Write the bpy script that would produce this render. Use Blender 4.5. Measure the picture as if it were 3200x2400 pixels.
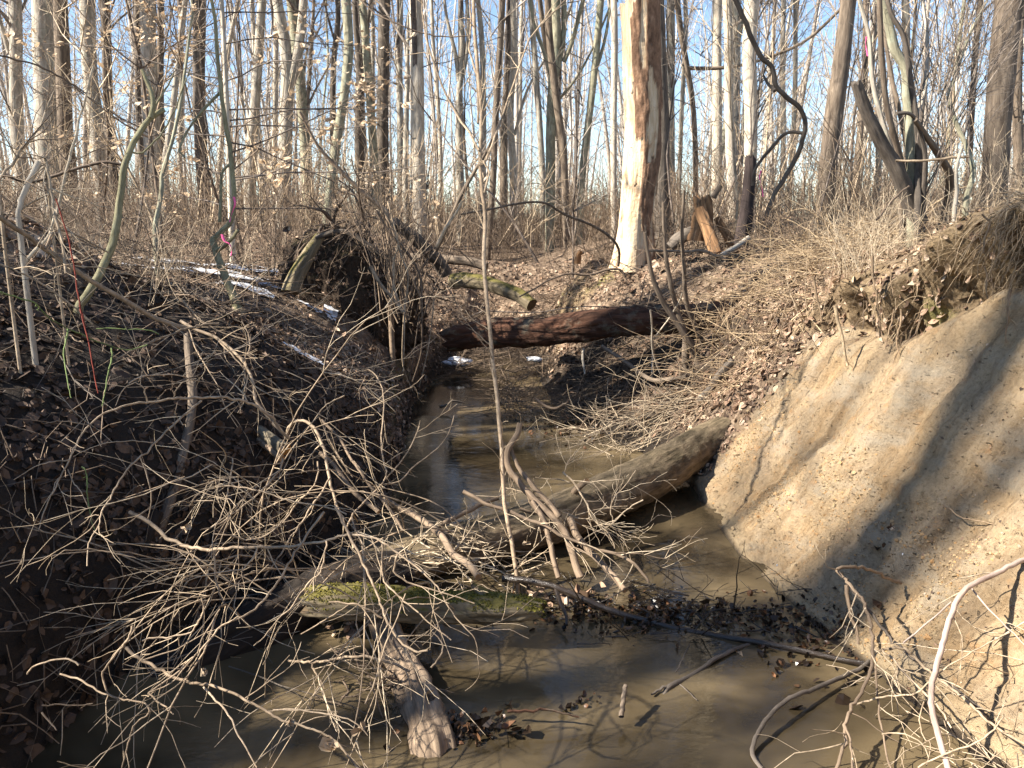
import bpy, math, random
import numpy as np
from mathutils import Vector, Matrix
R_ = math.radians
S = bpy.context.scene
COL = S.collection
for _o in list(bpy.data.objects):
    bpy.data.objects.remove(_o)

# ------------------------------------------------------------------ camera
PITCH = R_(11.7)
CAMZ = 2.0
cd = bpy.data.cameras.new('camera')
cam = bpy.data.objects.new('camera', cd)
COL.objects.link(cam)
cam.location = (0, 0, CAMZ)
cam.rotation_euler = (R_(90) - PITCH, 0, 0)
cd.sensor_width = 36.0
cd.lens = 28.25
cd.clip_start = 0.05
cd.clip_end = 600
S.camera = cam

# ------------------------------------------------------------------ sky, sun, exposure
SUN_EL = R_(38)
SUN_AZ = R_(16)          # the sun stands to the left (-X), this much towards the camera's side
sun_dir = Vector((-math.cos(SUN_AZ) * math.cos(SUN_EL), -math.sin(SUN_AZ) * math.cos(SUN_EL), math.sin(SUN_EL)))
W = bpy.data.worlds.new('World')
S.world = W
W.use_nodes = True
wn = W.node_tree
wn.nodes.clear()
sky = wn.nodes.new('ShaderNodeTexSky')
sky.sky_type = 'NISHITA'
sky.sun_disc = False
sky.sun_elevation = SUN_EL
sky.sun_rotation = math.atan2(sun_dir.x, sun_dir.y)
sky.air_density = 0.85
sky.dust_density = 0.2
sky.ozone_density = 1.6
bg = wn.nodes.new('ShaderNodeBackground')
bg.inputs['Strength'].default_value = 0.074
wo = wn.nodes.new('ShaderNodeOutputWorld')
wn.links.new(sky.outputs[0], bg.inputs[0])
wn.links.new(bg.outputs[0], wo.inputs[0])
sl = bpy.data.lights.new('sun', 'SUN')
sl.energy = 5.0
sl.angle = R_(0.8)
sl.color = (1.0, 0.93, 0.82)
so = bpy.data.objects.new('sun', sl)
COL.objects.link(so)
so.rotation_euler = sun_dir.to_track_quat('Z', 'Y').to_euler()
so.location = (-20, -5, 20)
S.view_settings.view_transform = 'Standard'
S.view_settings.look = 'None'
S.view_settings.exposure = 1.8
S.view_settings.gamma = 1.0
S.view_settings.use_curve_mapping = False
S.cycles.use_denoising = True
S.cycles.max_bounces = 5
S.cycles.diffuse_bounces = 2
S.cycles.glossy_bounces = 3
S.cycles.caustics_reflective = False
S.cycles.caustics_refractive = False

# ------------------------------------------------------------------ helpers
FS = 1736 * 3200 / 2212.0
FR = {'A': (0, 0, 1.659), 'B': (900, 0, 1.659), 'C': (2000, 0, 1.659), 'D': (0, 900, 1.8436),
      'E': (1000, 900, 1.8436), 'F': (2100, 800, 1.8436), 'G': (0, 1600, 1.3825), 'H': (1600, 1600, 1.3825),
      'I': (850, 650, 2.765), 'J': (1450, 750, 2.5525), 'K': (2400, 550, 2.765), 'L': (1850, 400, 3.403),
      'P': (0, 0, 0.69125)}
cp, sp = math.cos(PITCH), math.sin(PITCH)

def at(sx, sy, Y):
    """a sight line through the photo, taken to the world distance Y ahead of the camera -> point, axial depth"""
    a = (sx - 1600) / FS
    b = (1200 - sy) / FS
    t = Y / (cp + b * sp)
    return np.array([a * t, Y, CAMZ + t * (b * cp - sp)]), t

def fr(frame, p):
    x0, y0, s = FR[frame]
    return x0 + p[0] / s, y0 + p[1] / s

def smooth_line(P, V, sub=3):
    """Catmull-Rom through points P with values V"""
    P = np.asarray(P, float); V = np.asarray(V, float)
    if len(P) < 3:
        t = np.linspace(0, 1, 4)[:, None]
        return P[0] + (P[-1] - P[0]) * t, V[0] + (V[-1] - V[0]) * t[:, 0]
    Q = np.vstack([2 * P[0] - P[1], P, 2 * P[-1] - P[-2]])
    out = []; vo = []
    for i in range(1, len(Q) - 2):
        p0, p1, p2, p3 = Q[i - 1:i + 3]
        for k in range(sub):
            t = k / sub
            out.append(.5 * ((2 * p1) + (-p0 + p2) * t + (2 * p0 - 5 * p1 + 4 * p2 - p3) * t * t + (-p0 + 3 * p1 - 3 * p2 + p3) * t ** 3))
            vo.append(V[i - 1] + (V[i] - V[i - 1]) * t)
    out.append(P[-1]); vo.append(V[-1])
    return np.array(out), np.array(vo)

def trace_z(frame, pts, zs, w0, w1, sub=3):
    """like trace, but each point is placed where its sight line reaches the height given"""
    P = []; rad = []
    for i, (p, z) in enumerate(zip(pts, zs)):
        x, y = fr(frame, p); b = (1200 - y) / FS
        t = (CAMZ - z) / -(b * cp - sp); q, dep = at(x, y, t * (cp + b * sp))
        P.append(q); rad.append(.5 * (w0 + (w1 - w0) * i / (len(pts) - 1)) / FR[frame][2] / FS * dep)
    return smooth_line(P, rad, sub)

def trace(frame, pts, d0, d1, w0, w1, sub=3, bow=0.0):
    """polyline on the photo -> smooth world polyline with radii; d0..d1 distances ahead, w0..w1 widths"""
    s = FR[frame][2]
    src = np.array([fr(frame, p) for p in pts], float)
    seg = np.r_[0, np.cumsum(np.hypot(*np.diff(src, axis=0).T))]
    u = seg / seg[-1]
    P = []; rad = []
    for (x, y), t in zip(src, u):
        Y = d0 + (d1 - d0) * t + bow * math.sin(math.pi * t)
        p, dep = at(x, y, Y)
        P.append(p)
        rad.append(.5 * (w0 + (w1 - w0) * t) / s / FS * dep)
    return smooth_line(P, rad, sub)

# numpy value noise
def _h(x, y, z, s):
    n = (x * 374761393 + y * 668265263 + z * 2147483647 + s * 144269504) & 0xffffffff
    n = ((n ^ (n >> 13)) * 1274126177) & 0xffffffff
    n = ((n ^ (n >> 16)) * 2246822519) & 0xffffffff
    return ((n ^ (n >> 15)) & 0xffffff) / float(0xffffff)

def vn(p, seed=0):
    p = np.asarray(p, float)
    i = np.floor(p).astype(np.int64)
    f = p - i
    f = f * f * (3 - 2 * f)
    x, y, z = i[..., 0], i[..., 1], i[..., 2]
    fx, fy, fz = f[..., 0], f[..., 1], f[..., 2]
    def L(a, b, t): return a + (b - a) * t
    a = L(_h(x, y, z, seed), _h(x + 1, y, z, seed), fx)
    b = L(_h(x, y + 1, z, seed), _h(x + 1, y + 1, z, seed), fx)
    c = L(_h(x, y, z + 1, seed), _h(x + 1, y, z + 1, seed), fx)
    d = L(_h(x, y + 1, z + 1, seed), _h(x + 1, y + 1, z + 1, seed), fx)
    return L(L(a, b, fy), L(c, d, fy), fz) * 2 - 1

def fbm(p, o=4, seed=0, g=.5):
    r = 0; a = 1; t = 0
    p = np.asarray(p, float)
    for k in range(o):
        r = r + a * vn(p * 2 ** k + k * 17.3, seed + k); t += a; a *= g
    return r / t

def sstep(a, b, x):
    t = np.clip((np.asarray(x, float) - a) / (b - a), 0, 1)
    return t * t * (3 - 2 * t)

def mesh_np(name, V, F, smooth=True, attrs=None, flat=None):
    V = np.ascontiguousarray(V, np.float32)
    F = [np.asarray(f, np.int32) for f in (F if isinstance(F, (list, tuple)) else [F]) if len(f)]
    me = bpy.data.meshes.new(name)
    me.vertices.add(len(V)); me.vertices.foreach_set('co', V.ravel())
    loops = np.concatenate([f.ravel() for f in F])
    tot = np.concatenate([np.full(len(f), f.shape[1], np.int32) for f in F])
    st = np.r_[0, np.cumsum(tot)[:-1]].astype(np.int32)
    me.loops.add(len(loops)); me.loops.foreach_set('vertex_index', loops)
    me.polygons.add(len(tot)); me.polygons.foreach_set('loop_start', st)
    me.polygons.foreach_set('loop_total', tot)
    sm = np.full(len(tot), smooth, bool)
    if flat is not None: sm[flat] = False
    me.polygons.foreach_set('use_smooth', sm)
    for k, v in (attrs or {}).items():
        v = np.asarray(v, np.float32)
        if v.ndim == 1:
            me.attributes.new(k, 'FLOAT', 'POINT').data.foreach_set('value', v)
        elif v.shape[1] == 3:
            me.attributes.new(k, 'FLOAT_VECTOR', 'POINT').data.foreach_set('vector', v.ravel())
        else:
            me.attributes.new(k, 'FLOAT_COLOR', 'POINT').data.foreach_set('color', v.ravel())
    me.update(calc_edges=True)
    return me

class Tubes:
    """collects tapered polylines and meshes them in batches"""
    def __init__(self): self.L = []
    def add(self, P, r, k=5):
        self.L.append((np.asarray(P, float), np.asarray(r, float), k)); return self
    def arrays(self):
        gr = {}
        for P, r, k in self.L: gr.setdefault((len(P), k), []).append((P, r))
        Vs, Fs, B, C = [], [], [], []
        base = 0
        for (n, k), it in gr.items():
            P = np.array([a for a, b in it]); r = np.array([b for a, b in it])
            m = len(it)
            T = np.gradient(P, axis=1); T /= np.linalg.norm(T, axis=2, keepdims=True) + 1e-9
            mean = np.abs(P[:, -1] - P[:, 0])
            ref = np.eye(3)[np.argmin(mean, axis=1)][:, None, :]
            N = np.cross(T, ref); N /= np.linalg.norm(N, axis=2, keepdims=True) + 1e-9
            Bn = np.cross(T, N)
            an = np.arange(k) * 2 * math.pi / k
            ca, sa = np.cos(an), np.sin(an)
            ring = P[:, :, None, :] + r[:, :, None, None] * (N[:, :, None, :] * ca[None, None, :, None] + Bn[:, :, None, :] * sa[None, None, :, None])
            Vs.append(ring.reshape(-1, 3))
            ln = np.concatenate([np.zeros((m, 1)), np.cumsum(np.linalg.norm(np.diff(P, axis=1), axis=2), axis=1)], 1)
            off = np.random.RandomState(n * 7 + k).rand(m, 1, 1) * 30
            R0 = r.max(axis=1)[:, None, None]
            bc = np.stack([np.broadcast_to(ca * R0, (m, n, k)) + off, np.broadcast_to(sa * R0, (m, n, k)), np.broadcast_to(ln[:, :, None], (m, n, k))], -1)
            B.append(bc.reshape(-1, 3))
            C.append(np.broadcast_to(np.random.RandomState(m + 3).rand(m, 1, 1), (m, n, k)).reshape(-1))
            i = np.arange(n - 1)[:, None]; j = np.arange(k)[None, :]
            q = np.stack([i * k + j, i * k + (j + 1) % k, (i + 1) * k + (j + 1) % k, (i + 1) * k + j], -1).reshape(-1, 4)
            F = (q[None] + (np.arange(m) * n * k)[:, None, None]).reshape(-1, 4) + base
            Fs.append(F); base += m * n * k
        return np.concatenate(Vs), np.concatenate(Fs), np.concatenate(B), np.concatenate(C)
    def mesh(self, name, origin=(0, 0, 0)):
        V, F, B, C = self.arrays()
        return mesh_np(name, V - np.array(origin), F, True, {'bc': B, 'lc': C})

def log_mesh(name, P, r, k=36, step=.04, amp=.06, rough=.02, origin=(0, 0, 0), seed=0, fn=None, caps=True, jag0=0, jag1=0, fine=9.0):
    """thick stem: resampled, lumpy, with furrows; ends closed and optionally splintered"""
    P = np.asarray(P, float); r = np.asarray(r, float)
    ln = np.r_[0, np.cumsum(np.linalg.norm(np.diff(P, axis=0), axis=1))]
    n = max(6, int(ln[-1] / step))
    u = np.linspace(0, ln[-1], n)
    P = np.stack([np.interp(u, ln, P[:, i]) for i in range(3)], 1); r = np.interp(u, ln, r)
    for _ in range(2):
        P[1:-1] = .25 * P[:-2] + .5 * P[1:-1] + .25 * P[2:]
    T = np.gradient(P, axis=0); T /= np.linalg.norm(T, axis=1, keepdims=True)
    N = np.zeros_like(P)
    a = np.cross(T[0], [0.01, .3, 1] if abs(T[0][2]) < .9 else [1, 0, 0]); N[0] = a / np.linalg.norm(a)
    for i in range(1, n):
        v = N[i - 1] - T[i] * np.dot(N[i - 1], T[i]); N[i] = v / np.linalg.norm(v)
    Bn = np.cross(T, N)
    an = np.arange(k) * 2 * math.pi / k
    ca, sa = np.cos(an)[None, :], np.sin(an)[None, :]
    R0 = r.max()
    cyl = np.stack([np.broadcast_to(ca, (n, k)), np.broadcast_to(sa, (n, k)), np.broadcast_to(u[:, None], (n, k))], -1)
    low = fbm(cyl * np.array([1.2, 1.2, 1.3 / max(R0 * 4, .25)]) + seed * 3.1, 3, seed)
    hi = fbm(cyl * np.array([fine * .45, fine * .45, fine]) + seed, 3, seed + 5)
    rr = r[:, None] * (1 + amp * 2 * low) + rough * hi
    ex = None
    if fn is not None:
        rr, ex = fn(cyl, rr, u, an)
    uu = np.broadcast_to(u[:, None], (n, k)).copy()
    sh = np.zeros((n, k))
    j1 = fbm(np.stack([ca * 3, sa * 3, 0 * ca], -1) + seed + 9, 3, seed)[0]
    if jag1: sh += (j1 * jag1)[None, :] * sstep(ln[-1] - jag1 * 3, ln[-1], uu)
    if jag0: sh -= (j1[::-1] * jag0)[None, :] * (1 - sstep(0, jag0 * 3, uu))
    V = P[:, None, :] + rr[..., None] * (N[:, None, :] * ca[..., None] + Bn[:, None, :] * sa[..., None]) + sh[..., None] * T[:, None, :]
    V = V.reshape(-1, 3)
    i = np.arange(n - 1)[:, None]; j = np.arange(k)[None, :]
    F = np.stack([i * k + j, i * k + (j + 1) % k, (i + 1) * k + (j + 1) % k, (i + 1) * k + j], -1).reshape(-1, 4)
    bc = (cyl * np.array([R0, R0, 1])).reshape(-1, 3)
    Fs = [F]; end = np.zeros(len(V))
    exf = ex.reshape(-1) if ex is not None else np.zeros(len(V))
    fl = None
    if caps:
        nb = len(V)
        c0 = P[0] + T[0] * .03 * R0; c1 = P[-1] - T[-1] * .12 * R0
        r0 = V[:k].copy(); r1 = V[(n - 1) * k:n * k].copy()
        V = np.vstack([V, r0, c0[None], r1, c1[None]])
        bc = np.vstack([bc, bc[:k], bc[:1], bc[(n - 1) * k:n * k], bc[:1]])
        end = np.r_[end, np.ones(2 * k + 2)]
        exf = np.r_[exf, np.zeros(2 * k + 2)]
        j = np.arange(k)
        t0 = np.stack([nb + (j + 1) % k, nb + j, np.full(k, nb + k)], -1)
        t1 = np.stack([nb + k + 1 + j, nb + k + 1 + (j + 1) % k, np.full(k, nb + 2 * k + 1)], -1)
        Fs += [t0, t1]
    return mesh_np(name, V - np.array(origin), Fs, True, {'bc': bc, 'end': end, 'ex': exf})

def obj(name, me, mat=None, parent=None, loc=(0, 0, 0)):
    o = bpy.data.objects.new(name, me)
    COL.objects.link(o)
    if mat is not None and len(me.materials) == 0: me.materials.append(mat)
    if parent is not None: o.parent = parent
    o.location = loc
    return o

def tag(o, label, cat, group=None, kind=None):
    o['label'] = label; o['category'] = cat
    if group: o['group'] = group
    if kind: o['kind'] = kind
    return o

def thing(name, label, cat, loc, group=None):
    e = bpy.data.objects.new(name, None)
    COL.objects.link(e)
    e.empty_display_size = .1
    e.location = loc
    return tag(e, label, cat, group)

def unit(v):
    v = np.asarray(v, float); return v / (np.linalg.norm(v) + 1e-9)

def wander(rng, p, d, L, n, wig, up=0.0):
    P = [np.array(p, float)]; d = unit(d)
    st = L / (n - 1)
    for i in range(n - 1):
        d = unit(d + rng.normal(0, wig, 3) + np.array([0, 0, up]))
        P.append(P[-1] + d * st)
    return np.array(P)

def grow(rng, T, p, d, L, r, kids, wig=.2, up=.05, n=6, tip=.35, ang=(.5, 1.0), k=4, ls=(.35, .65), t0=.2, minr=.0015):
    P = wander(rng, p, d, L, n, wig, up)
    rr = np.linspace(r, max(r * tip, minr), n)
    T.add(P, rr, k)
    if not kids: return P
    for _ in range(kids[0]):
        t = rng.uniform(t0, .97)
        i = min(int(t * (n - 1)), n - 2); f = t * (n - 1) - i
        q = P[i] + (P[i + 1] - P[i]) * f
        dd = unit(P[i + 1] - P[i])
        s = unit(np.cross(dd, rng.normal(0, 1, 3)))
        a = rng.uniform(*ang)
        grow(rng, T, q, dd * math.cos(a) + s * math.sin(a), L * rng.uniform(*ls) * (1.15 - .5 * t), max(r * (1 - t * (1 - tip)) * .6, minr), kids[1:], wig * 1.2, up, max(n - 1, 4), tip, ang, max(3, k - 1), ls, .1, minr)
    return P

# ------------------------------------------------------------------ materials
def mat(name):
    m = bpy.data.materials.new(name); m.use_nodes = True
    nt = m.node_tree; nt.nodes.clear()
    o = nt.nodes.new('ShaderNodeOutputMaterial'); b = nt.nodes.new('ShaderNodeBsdfPrincipled')
    nt.links.new(b.outputs[0], o.inputs[0])
    return m, nt, b
def nd(nt, t, **kw):
    n = nt.nodes.new(t)
    for k, v in kw.items():
        if k.startswith('i_'): n.inputs[k[2:].replace('_', ' ')].default_value = v
        else: setattr(n, k, v)
    return n
def attr(nt, name): return nd(nt, 'ShaderNodeAttribute', attribute_name=name)
def mapping(nt, src, sc):
    m = nd(nt, 'ShaderNodeMapping'); m.inputs['Scale'].default_value = sc
    nt.links.new(src, m.inputs[0]); return m.outputs[0]
def noise(nt, vec, scale, det=5, rough=.6, dist=0):
    n = nd(nt, 'ShaderNodeTexNoise'); n.inputs['Scale'].default_value = scale; n.inputs['Detail'].default_value = det
    n.inputs['Roughness'].default_value = rough; n.inputs['Distortion'].default_value = dist
    nt.links.new(vec, n.inputs['Vector']); return n.outputs[0]
def ramp(nt, fac, stops):
    r = nd(nt, 'ShaderNodeValToRGB')
    e = r.color_ramp.elements
    while len(e) < len(stops): e.new(.5)
    for i, (p, c) in enumerate(stops):
        e[i].position = p
        e[i].color = (*c, 1) if not isinstance(c, (int, float)) else (c, c, c, 1)
    nt.links.new(fac, r.inputs[0]); return r.outputs[0]
def mix(nt, f, a, b, mode='MIX'):
    m = nd(nt, 'ShaderNodeMix', data_type='RGBA', blend_type=mode)
    for s, v in ((0, f), (6, a), (7, b)):
        if isinstance(v, (int, float)): m.inputs[s].default_value = v
        elif isinstance(v, tuple): m.inputs[s].default_value = (*v, 1)
        else: nt.links.new(v, m.inputs[s])
    return m.outputs[2]
def mth(nt, op, a, b=0.0):
    m = nd(nt, 'ShaderNodeMath', operation=op)
    for i, v in enumerate((a, b)):
        if isinstance(v, (int, float)): m.inputs[i].default_value = v
        else: nt.links.new(v, m.inputs[i])
    return m.outputs[0]
def bump(nt, b, h, dist, st=1.0):
    n = nd(nt, 'ShaderNodeBump'); n.inputs['Strength'].default_value = st; n.inputs['Distance'].default_value = dist
    nt.links.new(h, n.inputs['Height']); nt.links.new(n.outputs[0], b.inputs['Normal'])
def setc(nt, b, col, rough=.85, spec=.3):
    if isinstance(col, tuple): b.inputs['Base Color'].default_value = (*col, 1)
    else: nt.links.new(col, b.inputs['Base Color'])
    if isinstance(rough, (int, float)): b.inputs['Roughness'].default_value = rough
    else: nt.links.new(rough, b.inputs['Roughness'])
    b.inputs['Specular IOR Level'].default_value = spec

def bark(name, dark, light, sc=14, st=.35, moss=0.0, mosscol=(.10, .12, .025), bd=.012, rough=.9, endcol=None, lichen=0, spec=.25):
    m, nt, b = mat(name)
    v = attr(nt, 'bc').outputs['Vector']
    a = noise(nt, mapping(nt, v, (1, 1, st)), sc, 7, .65, .3)
    f = noise(nt, mapping(nt, v, (1, 1, st * .5)), sc * 3, 5, .7)
    c = ramp(nt, a, [(.3, dark), (.68, light)])
    c = mix(nt, .45, c, ramp(nt, f, [(.3, (.25, .25, .25)), (.65, (1.25, 1.25, 1.25))]), 'MULTIPLY')
    big = noise(nt, v, 1.7, 3, .5)
    c = mix(nt, .5, c, ramp(nt, big, [(.3, (.6, .6, .6)), (.7, (1.2, 1.2, 1.15))]), 'MULTIPLY')
    if lichen:
        c = mix(nt, mth(nt, 'MULTIPLY', ramp(nt, noise(nt, v, 6, 5, .7), [(.52, 0.), (.66, 1.)]), lichen), c, (.36, .40, .30))
    if moss:
        g = nd(nt, 'ShaderNodeNewGeometry')
        s = nd(nt, 'ShaderNodeSeparateXYZ'); nt.links.new(g.outputs['Normal'], s.inputs[0])
        mf = mth(nt, 'ADD', s.outputs[2], mth(nt, 'MULTIPLY', mth(nt, 'SUBTRACT', noise(nt, v, 5, 5, .7), .5), 2.2))
        mf = mth(nt, 'MULTIPLY', ramp(nt, mf, [(.35, 0.), (.75, 1.)]), moss)
        mc = ramp(nt, noise(nt, v, 60, 3, .7), [(.3, tuple(x * .45 for x in mosscol)), (.7, mosscol)])
        c = mix(nt, mf, c, mc)
    if endcol:
        c = mix(nt, attr(nt, 'end').outputs['Fac'], c, mix(nt, .5, endcol, ramp(nt, noise(nt, v, 40, 4), [(.3, .2), (.7, 1.)]), 'MULTIPLY'))
    setc(nt, b, c, rough, spec)
    h = mth(nt, 'ADD', a, mth(nt, 'MULTIPLY', f, .5))
    bump(nt, b, h, bd, .9)
    return m

def twigmat(name, a, b_, rough=.75):
    m, nt, b = mat(name)
    l = attr(nt, 'lc').outputs['Fac']
    v = attr(nt, 'bc').outputs['Vector']
    c = mix(nt, l, a, b_)
    c = mix(nt, .8, c, ramp(nt, noise(nt, v, 22, 4, .7), [(.32, (.25, .23, .21)), (.62, (1.15, 1.15, 1.15))]), 'MULTIPLY')
    c = mix(nt, .7, c, ramp(nt, noise(nt, v, 2.2, 3, .6), [(.35, (.45, .42, .4)), (.6, (1.1, 1.1, 1.1))]), 'MULTIPLY')
    setc(nt, b, c, rough, .3)
    return m

def leafmat(name, stops, rough=.7, trans=0.0):
    m, nt, b = mat(name)
    c = ramp(nt, attr(nt, 'lc').outputs['Fac'], stops)
    tc = nd(nt, 'ShaderNodeTexCoord')
    c = mix(nt, .5, c, ramp(nt, noise(nt, tc.outputs['Object'], 45, 3), [(.3, .5), (.7, 1.1)]), 'MULTIPLY')
    setc(nt, b, c, rough, .3)
    if trans:
        t = nd(nt, 'ShaderNodeBsdfTranslucent'); nt.links.new(c, t.inputs[0])
        ms = nd(nt, 'ShaderNodeMixShader'); ms.inputs[0].default_value = trans
        nt.links.new(b.outputs[0], ms.inputs[1]); nt.links.new(t.outputs[0], ms.inputs[2])
        nt.links.new(ms.outputs[0], nt.nodes['Material Output'].inputs[0])
    return m

M = {}
M['grey'] = bark('bark_grey', (.17, .145, .115), (.55, .485, .40), 13, .3, lichen=.4)
M['pale'] = bark('bark_pale', (.32, .27, .21), (.66, .58, .47), 11, .35)
M['green'] = bark('bark_green_grey', (.13, .12, .08), (.42, .39, .28), 12, .4, lichen=.6)
M['brown'] = bark('bark_brown', (.07, .05, .037), (.27, .21, .155), 15, .25)
M['dark'] = bark('bark_dark', (.045, .037, .03), (.19, .155, .125), 15, .25)
M['wet'] = bark('bark_wet', (.012, .009, .007), (.05, .036, .026), 18, .3, rough=.28, spec=.5)
M['drift'] = bark('driftwood', (.085, .060, .042), (.37, .27, .185), 20, .18, bd=.008, endcol=(.40, .24, .12))
M['log'] = bark('log_bark', (.040, .027, .018), (.29, .215, .14), 17, .3, bd=.02, moss=.18, mosscol=(.13, .12, .045), endcol=(.3, .2, .11))
M['mosslog'] = bark('mossy_log', (.07, .055, .035), (.30, .24, .155), 14, .2, moss=.85, mosscol=(.17, .145, .03), bd=.015, endcol=(.10, .07, .04))
M['redrot'] = bark('red_rotten_wood', (.018, .010, .007), (.155, .072, .042), 12, .14, bd=.045, lichen=.22)
M['rot'] = bark('orange_rotten_wood', (.10, .05, .025), (.42, .24, .12), 14, .12, bd=.02)
M['moss'] = bark('bark_mossy', (.10, .085, .055), (.3, .25, .17), 13, .3, moss=.5)
M['sap'] = bark('sapling_bark', (.16, .14, .075), (.34, .31, .19), 30, .5, bd=.003, lichen=.25)
M['tw_pale'] = twigmat('twig_pale', (.66, .54, .38), (.44, .34, .23))
M['tw_tan'] = twigmat('twig_tan', (.66, .52, .35), (.40, .30, .20))
M['shadelog'] = bark('bark_shade_dark', (.010, .008, .006), (.045, .032, .024), 15, .25)  # near-black bark with the deep lower left shade put into its colour
M['tw_mid'] = twigmat('twig_mid', (.30, .22, .15), (.16, .115, .08))
M['tw_grey'] = twigmat('twig_grey', (.30, .25, .20), (.15, .12, .10))
M['tw_green'] = twigmat('twig_green', (.16, .24, .06), (.20, .26, .09))
M['tw_red'] = twigmat('twig_red', (.22, .03, .02), (.26, .05, .03))
M['root'] = twigmat('rootlet', (.50, .38, .24), (.26, .18, .11))
M['straw'] = twigmat('straw', (.58, .44, .27), (.30, .21, .13))
M['leaf'] = leafmat('dead_leaf', [(0, (.05, .032, .022)), (.35, (.17, .105, .065)), (.7, (.34, .22, .145)), (1, (.52, .40, .29))])
M['leafpale'] = leafmat('dead_leaf_pale', [(0, (.20, .14, .09)), (.5, (.42, .31, .20)), (1, (.62, .49, .34))])
M['leafwet'] = leafmat('wet_leaf', [(0, (.008, .006, .005)), (.6, (.035, .022, .014)), (1, (.16, .08, .04))], .3)
M['beech'] = leafmat('beech_leaf', [(0, (.48, .34, .21)), (.5, (.66, .49, .32)), (1, (.80, .64, .45))], .6, .3)
m_, nt_, b_ = mat('snow'); tc_ = nd(nt_, 'ShaderNodeTexCoord'); setc(nt_, b_, ramp(nt_, noise(nt_, tc_.outputs['Object'], 14, 5, .7), [(.35, (.30, .27, .23)), (.55, (.72, .74, .78))]), .7, .3); M['snow'] = m_
m_, nt_, b_ = mat('pink_ribbon'); setc(nt_, b_, (.85, .12, .30), .45, .4); M['pink'] = m_
m_, nt_, b_ = mat('white_shell'); setc(nt_, b_, (.8, .8, .78), .5, .4); M['white'] = m_
# ------------------------------------------------------------------ the ground
LY = [-60, 1.5, 2.5, 3.3, 4.0, 4.6, 5.5, 7.0, 8.5, 10, 11.2, 12.2, 14, 200]
LX = [-2.0, -1.85, -1.85, -1.72, -1.3, -1.0, -0.88, -0.98, -1.08, -1.0, -.95, -.8, -.6, -.6]
RY = [-60, 1.5, 2.5, 3.3, 4.0, 4.5, 5.5, 6.2, 7.0, 8.0, 8.6, 9.5, 10.5, 11.5, 13, 200]
RX = [2.1, 2.0, 1.85, 1.62, 1.45, 1.36, 1.36, 1.38, 1.0, .62, .45, .38, .35, .15, .1, .1]
SN = np.array([0, .1, .25, .5, .8, 1.0, 1.15, 1.3, 1.6, 2.2, 4, 10, 90])
RK = [(-60, [0, .1, .3, .8, 1.35, 1.7, 1.95, 2.1, 2.2, 2.25, 2.3, 2.1, 1.8]),
      (2.2, [0, .08, .24, .65, 1.2, 1.6, 1.9, 2.1, 2.2, 2.25, 2.3, 2.1, 1.8]),
      (4.0, [0, .05, .19, .56, 1.10, 1.50, 1.80, 2.04, 2.17, 2.2, 2.18, 2.0, 1.8]),
      (5.2, [0, .05, .18, .5, .95, 1.30, 1.58, 1.80, 2.0, 2.1, 2.12, 2.0, 1.75]),
      (6.2, [0, .12, .28, .60, .96, 1.2, 1.40, 1.56, 1.80, 2.0, 2.08, 1.95, 1.7]),
      (7.2, [0, .03, .08, .2, .5, .75, .95, 1.15, 1.5, 1.8, 1.95, 1.85, 1.7]),
      (8.6, [0, .05, .10, .18, .32, .45, .58, .70, .95, 1.42, 1.72, 1.7, 1.6]),
      (10.3, [0, .15, .45, 1.0, 1.3, 1.4, 1.45, 1.5, 1.55, 1.6, 1.65, 1.6, 1.6]),
      (13, [0, .05, .1, .2, .3, .4, .5, .55, .7, .9, 1.2, 1.1, 1.1]),
      (18, [0, 0, 0, 0.01, .01, .01, .01, .01, .02, .03, .1, .1, .1]),
      (200, [0] * 13)]
LK = [(-60, [0, .3, .5, .9, 1.3, 1.5, 1.65, 1.8, 2.0, 2.1, 2.1, 2.0, 1.8]),
      (2.2, [0, .4, .7, 1.02, 1.18, 1.24, 1.28, 1.31, 1.36, 1.48, 1.8, 1.9, 1.8]),
      (3.0, [0, .4, .7, 1.05, 1.24, 1.30, 1.34, 1.38, 1.44, 1.55, 1.85, 1.9, 1.8]),
      (4.0, [0, .3, .55, .92, 1.22, 1.34, 1.42, 1.48, 1.58, 1.72, 1.92, 1.9, 1.8]),
      (5.5, [0, .3, .5, .8, 1.05, 1.2, 1.3, 1.38, 1.52, 1.72, 1.95, 1.85, 1.8]),
      (7.0, [0, .35, .52, .70, .87, .98, 1.06, 1.13, 1.27, 1.42, 1.56, 1.6, 1.7]),
      (9.5, [0, .42, .62, .82, 1.0, 1.1, 1.18, 1.24, 1.36, 1.46, 1.5, 1.55, 1.6]),
      (13, [0, .05, .1, .2, .35, .5, .6, .7, .8, .9, 1.0, 1.0, 1.0]),
      (18, [0, 0, 0, 0.01, .01, .01, .01, .01, .02, .03, .1, .1, .1]),
      (200, [0] * 13)]
def prof(K, y, s):
    ys = np.array([k[0] for k in K]); Z = np.array([k[1] for k in K])
    i = np.clip(np.searchsorted(ys, y) - 1, 0, len(ys) - 2)
    t = sstep(0, 1, (y - ys[i]) / (ys[i + 1] - ys[i]))
    out = np.zeros_like(s)
    j = np.clip(np.searchsorted(SN, s) - 1, 0, len(SN) - 2)
    f = np.clip((s - SN[j]) / (SN[j + 1] - SN[j]), 0, 1)
    za = Z[i, j] + (Z[i, j + 1] - Z[i, j]) * f
    zb = Z[i + 1, j] + (Z[i + 1, j + 1] - Z[i + 1, j]) * f
    return za + (zb - za) * t
def bed(y): return np.interp(y, [11.0, 12.0, 13.2, 15, 18, 30, 200], [0, .25, .75, 1.15, 1.45, 1.5, 1.5])
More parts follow.
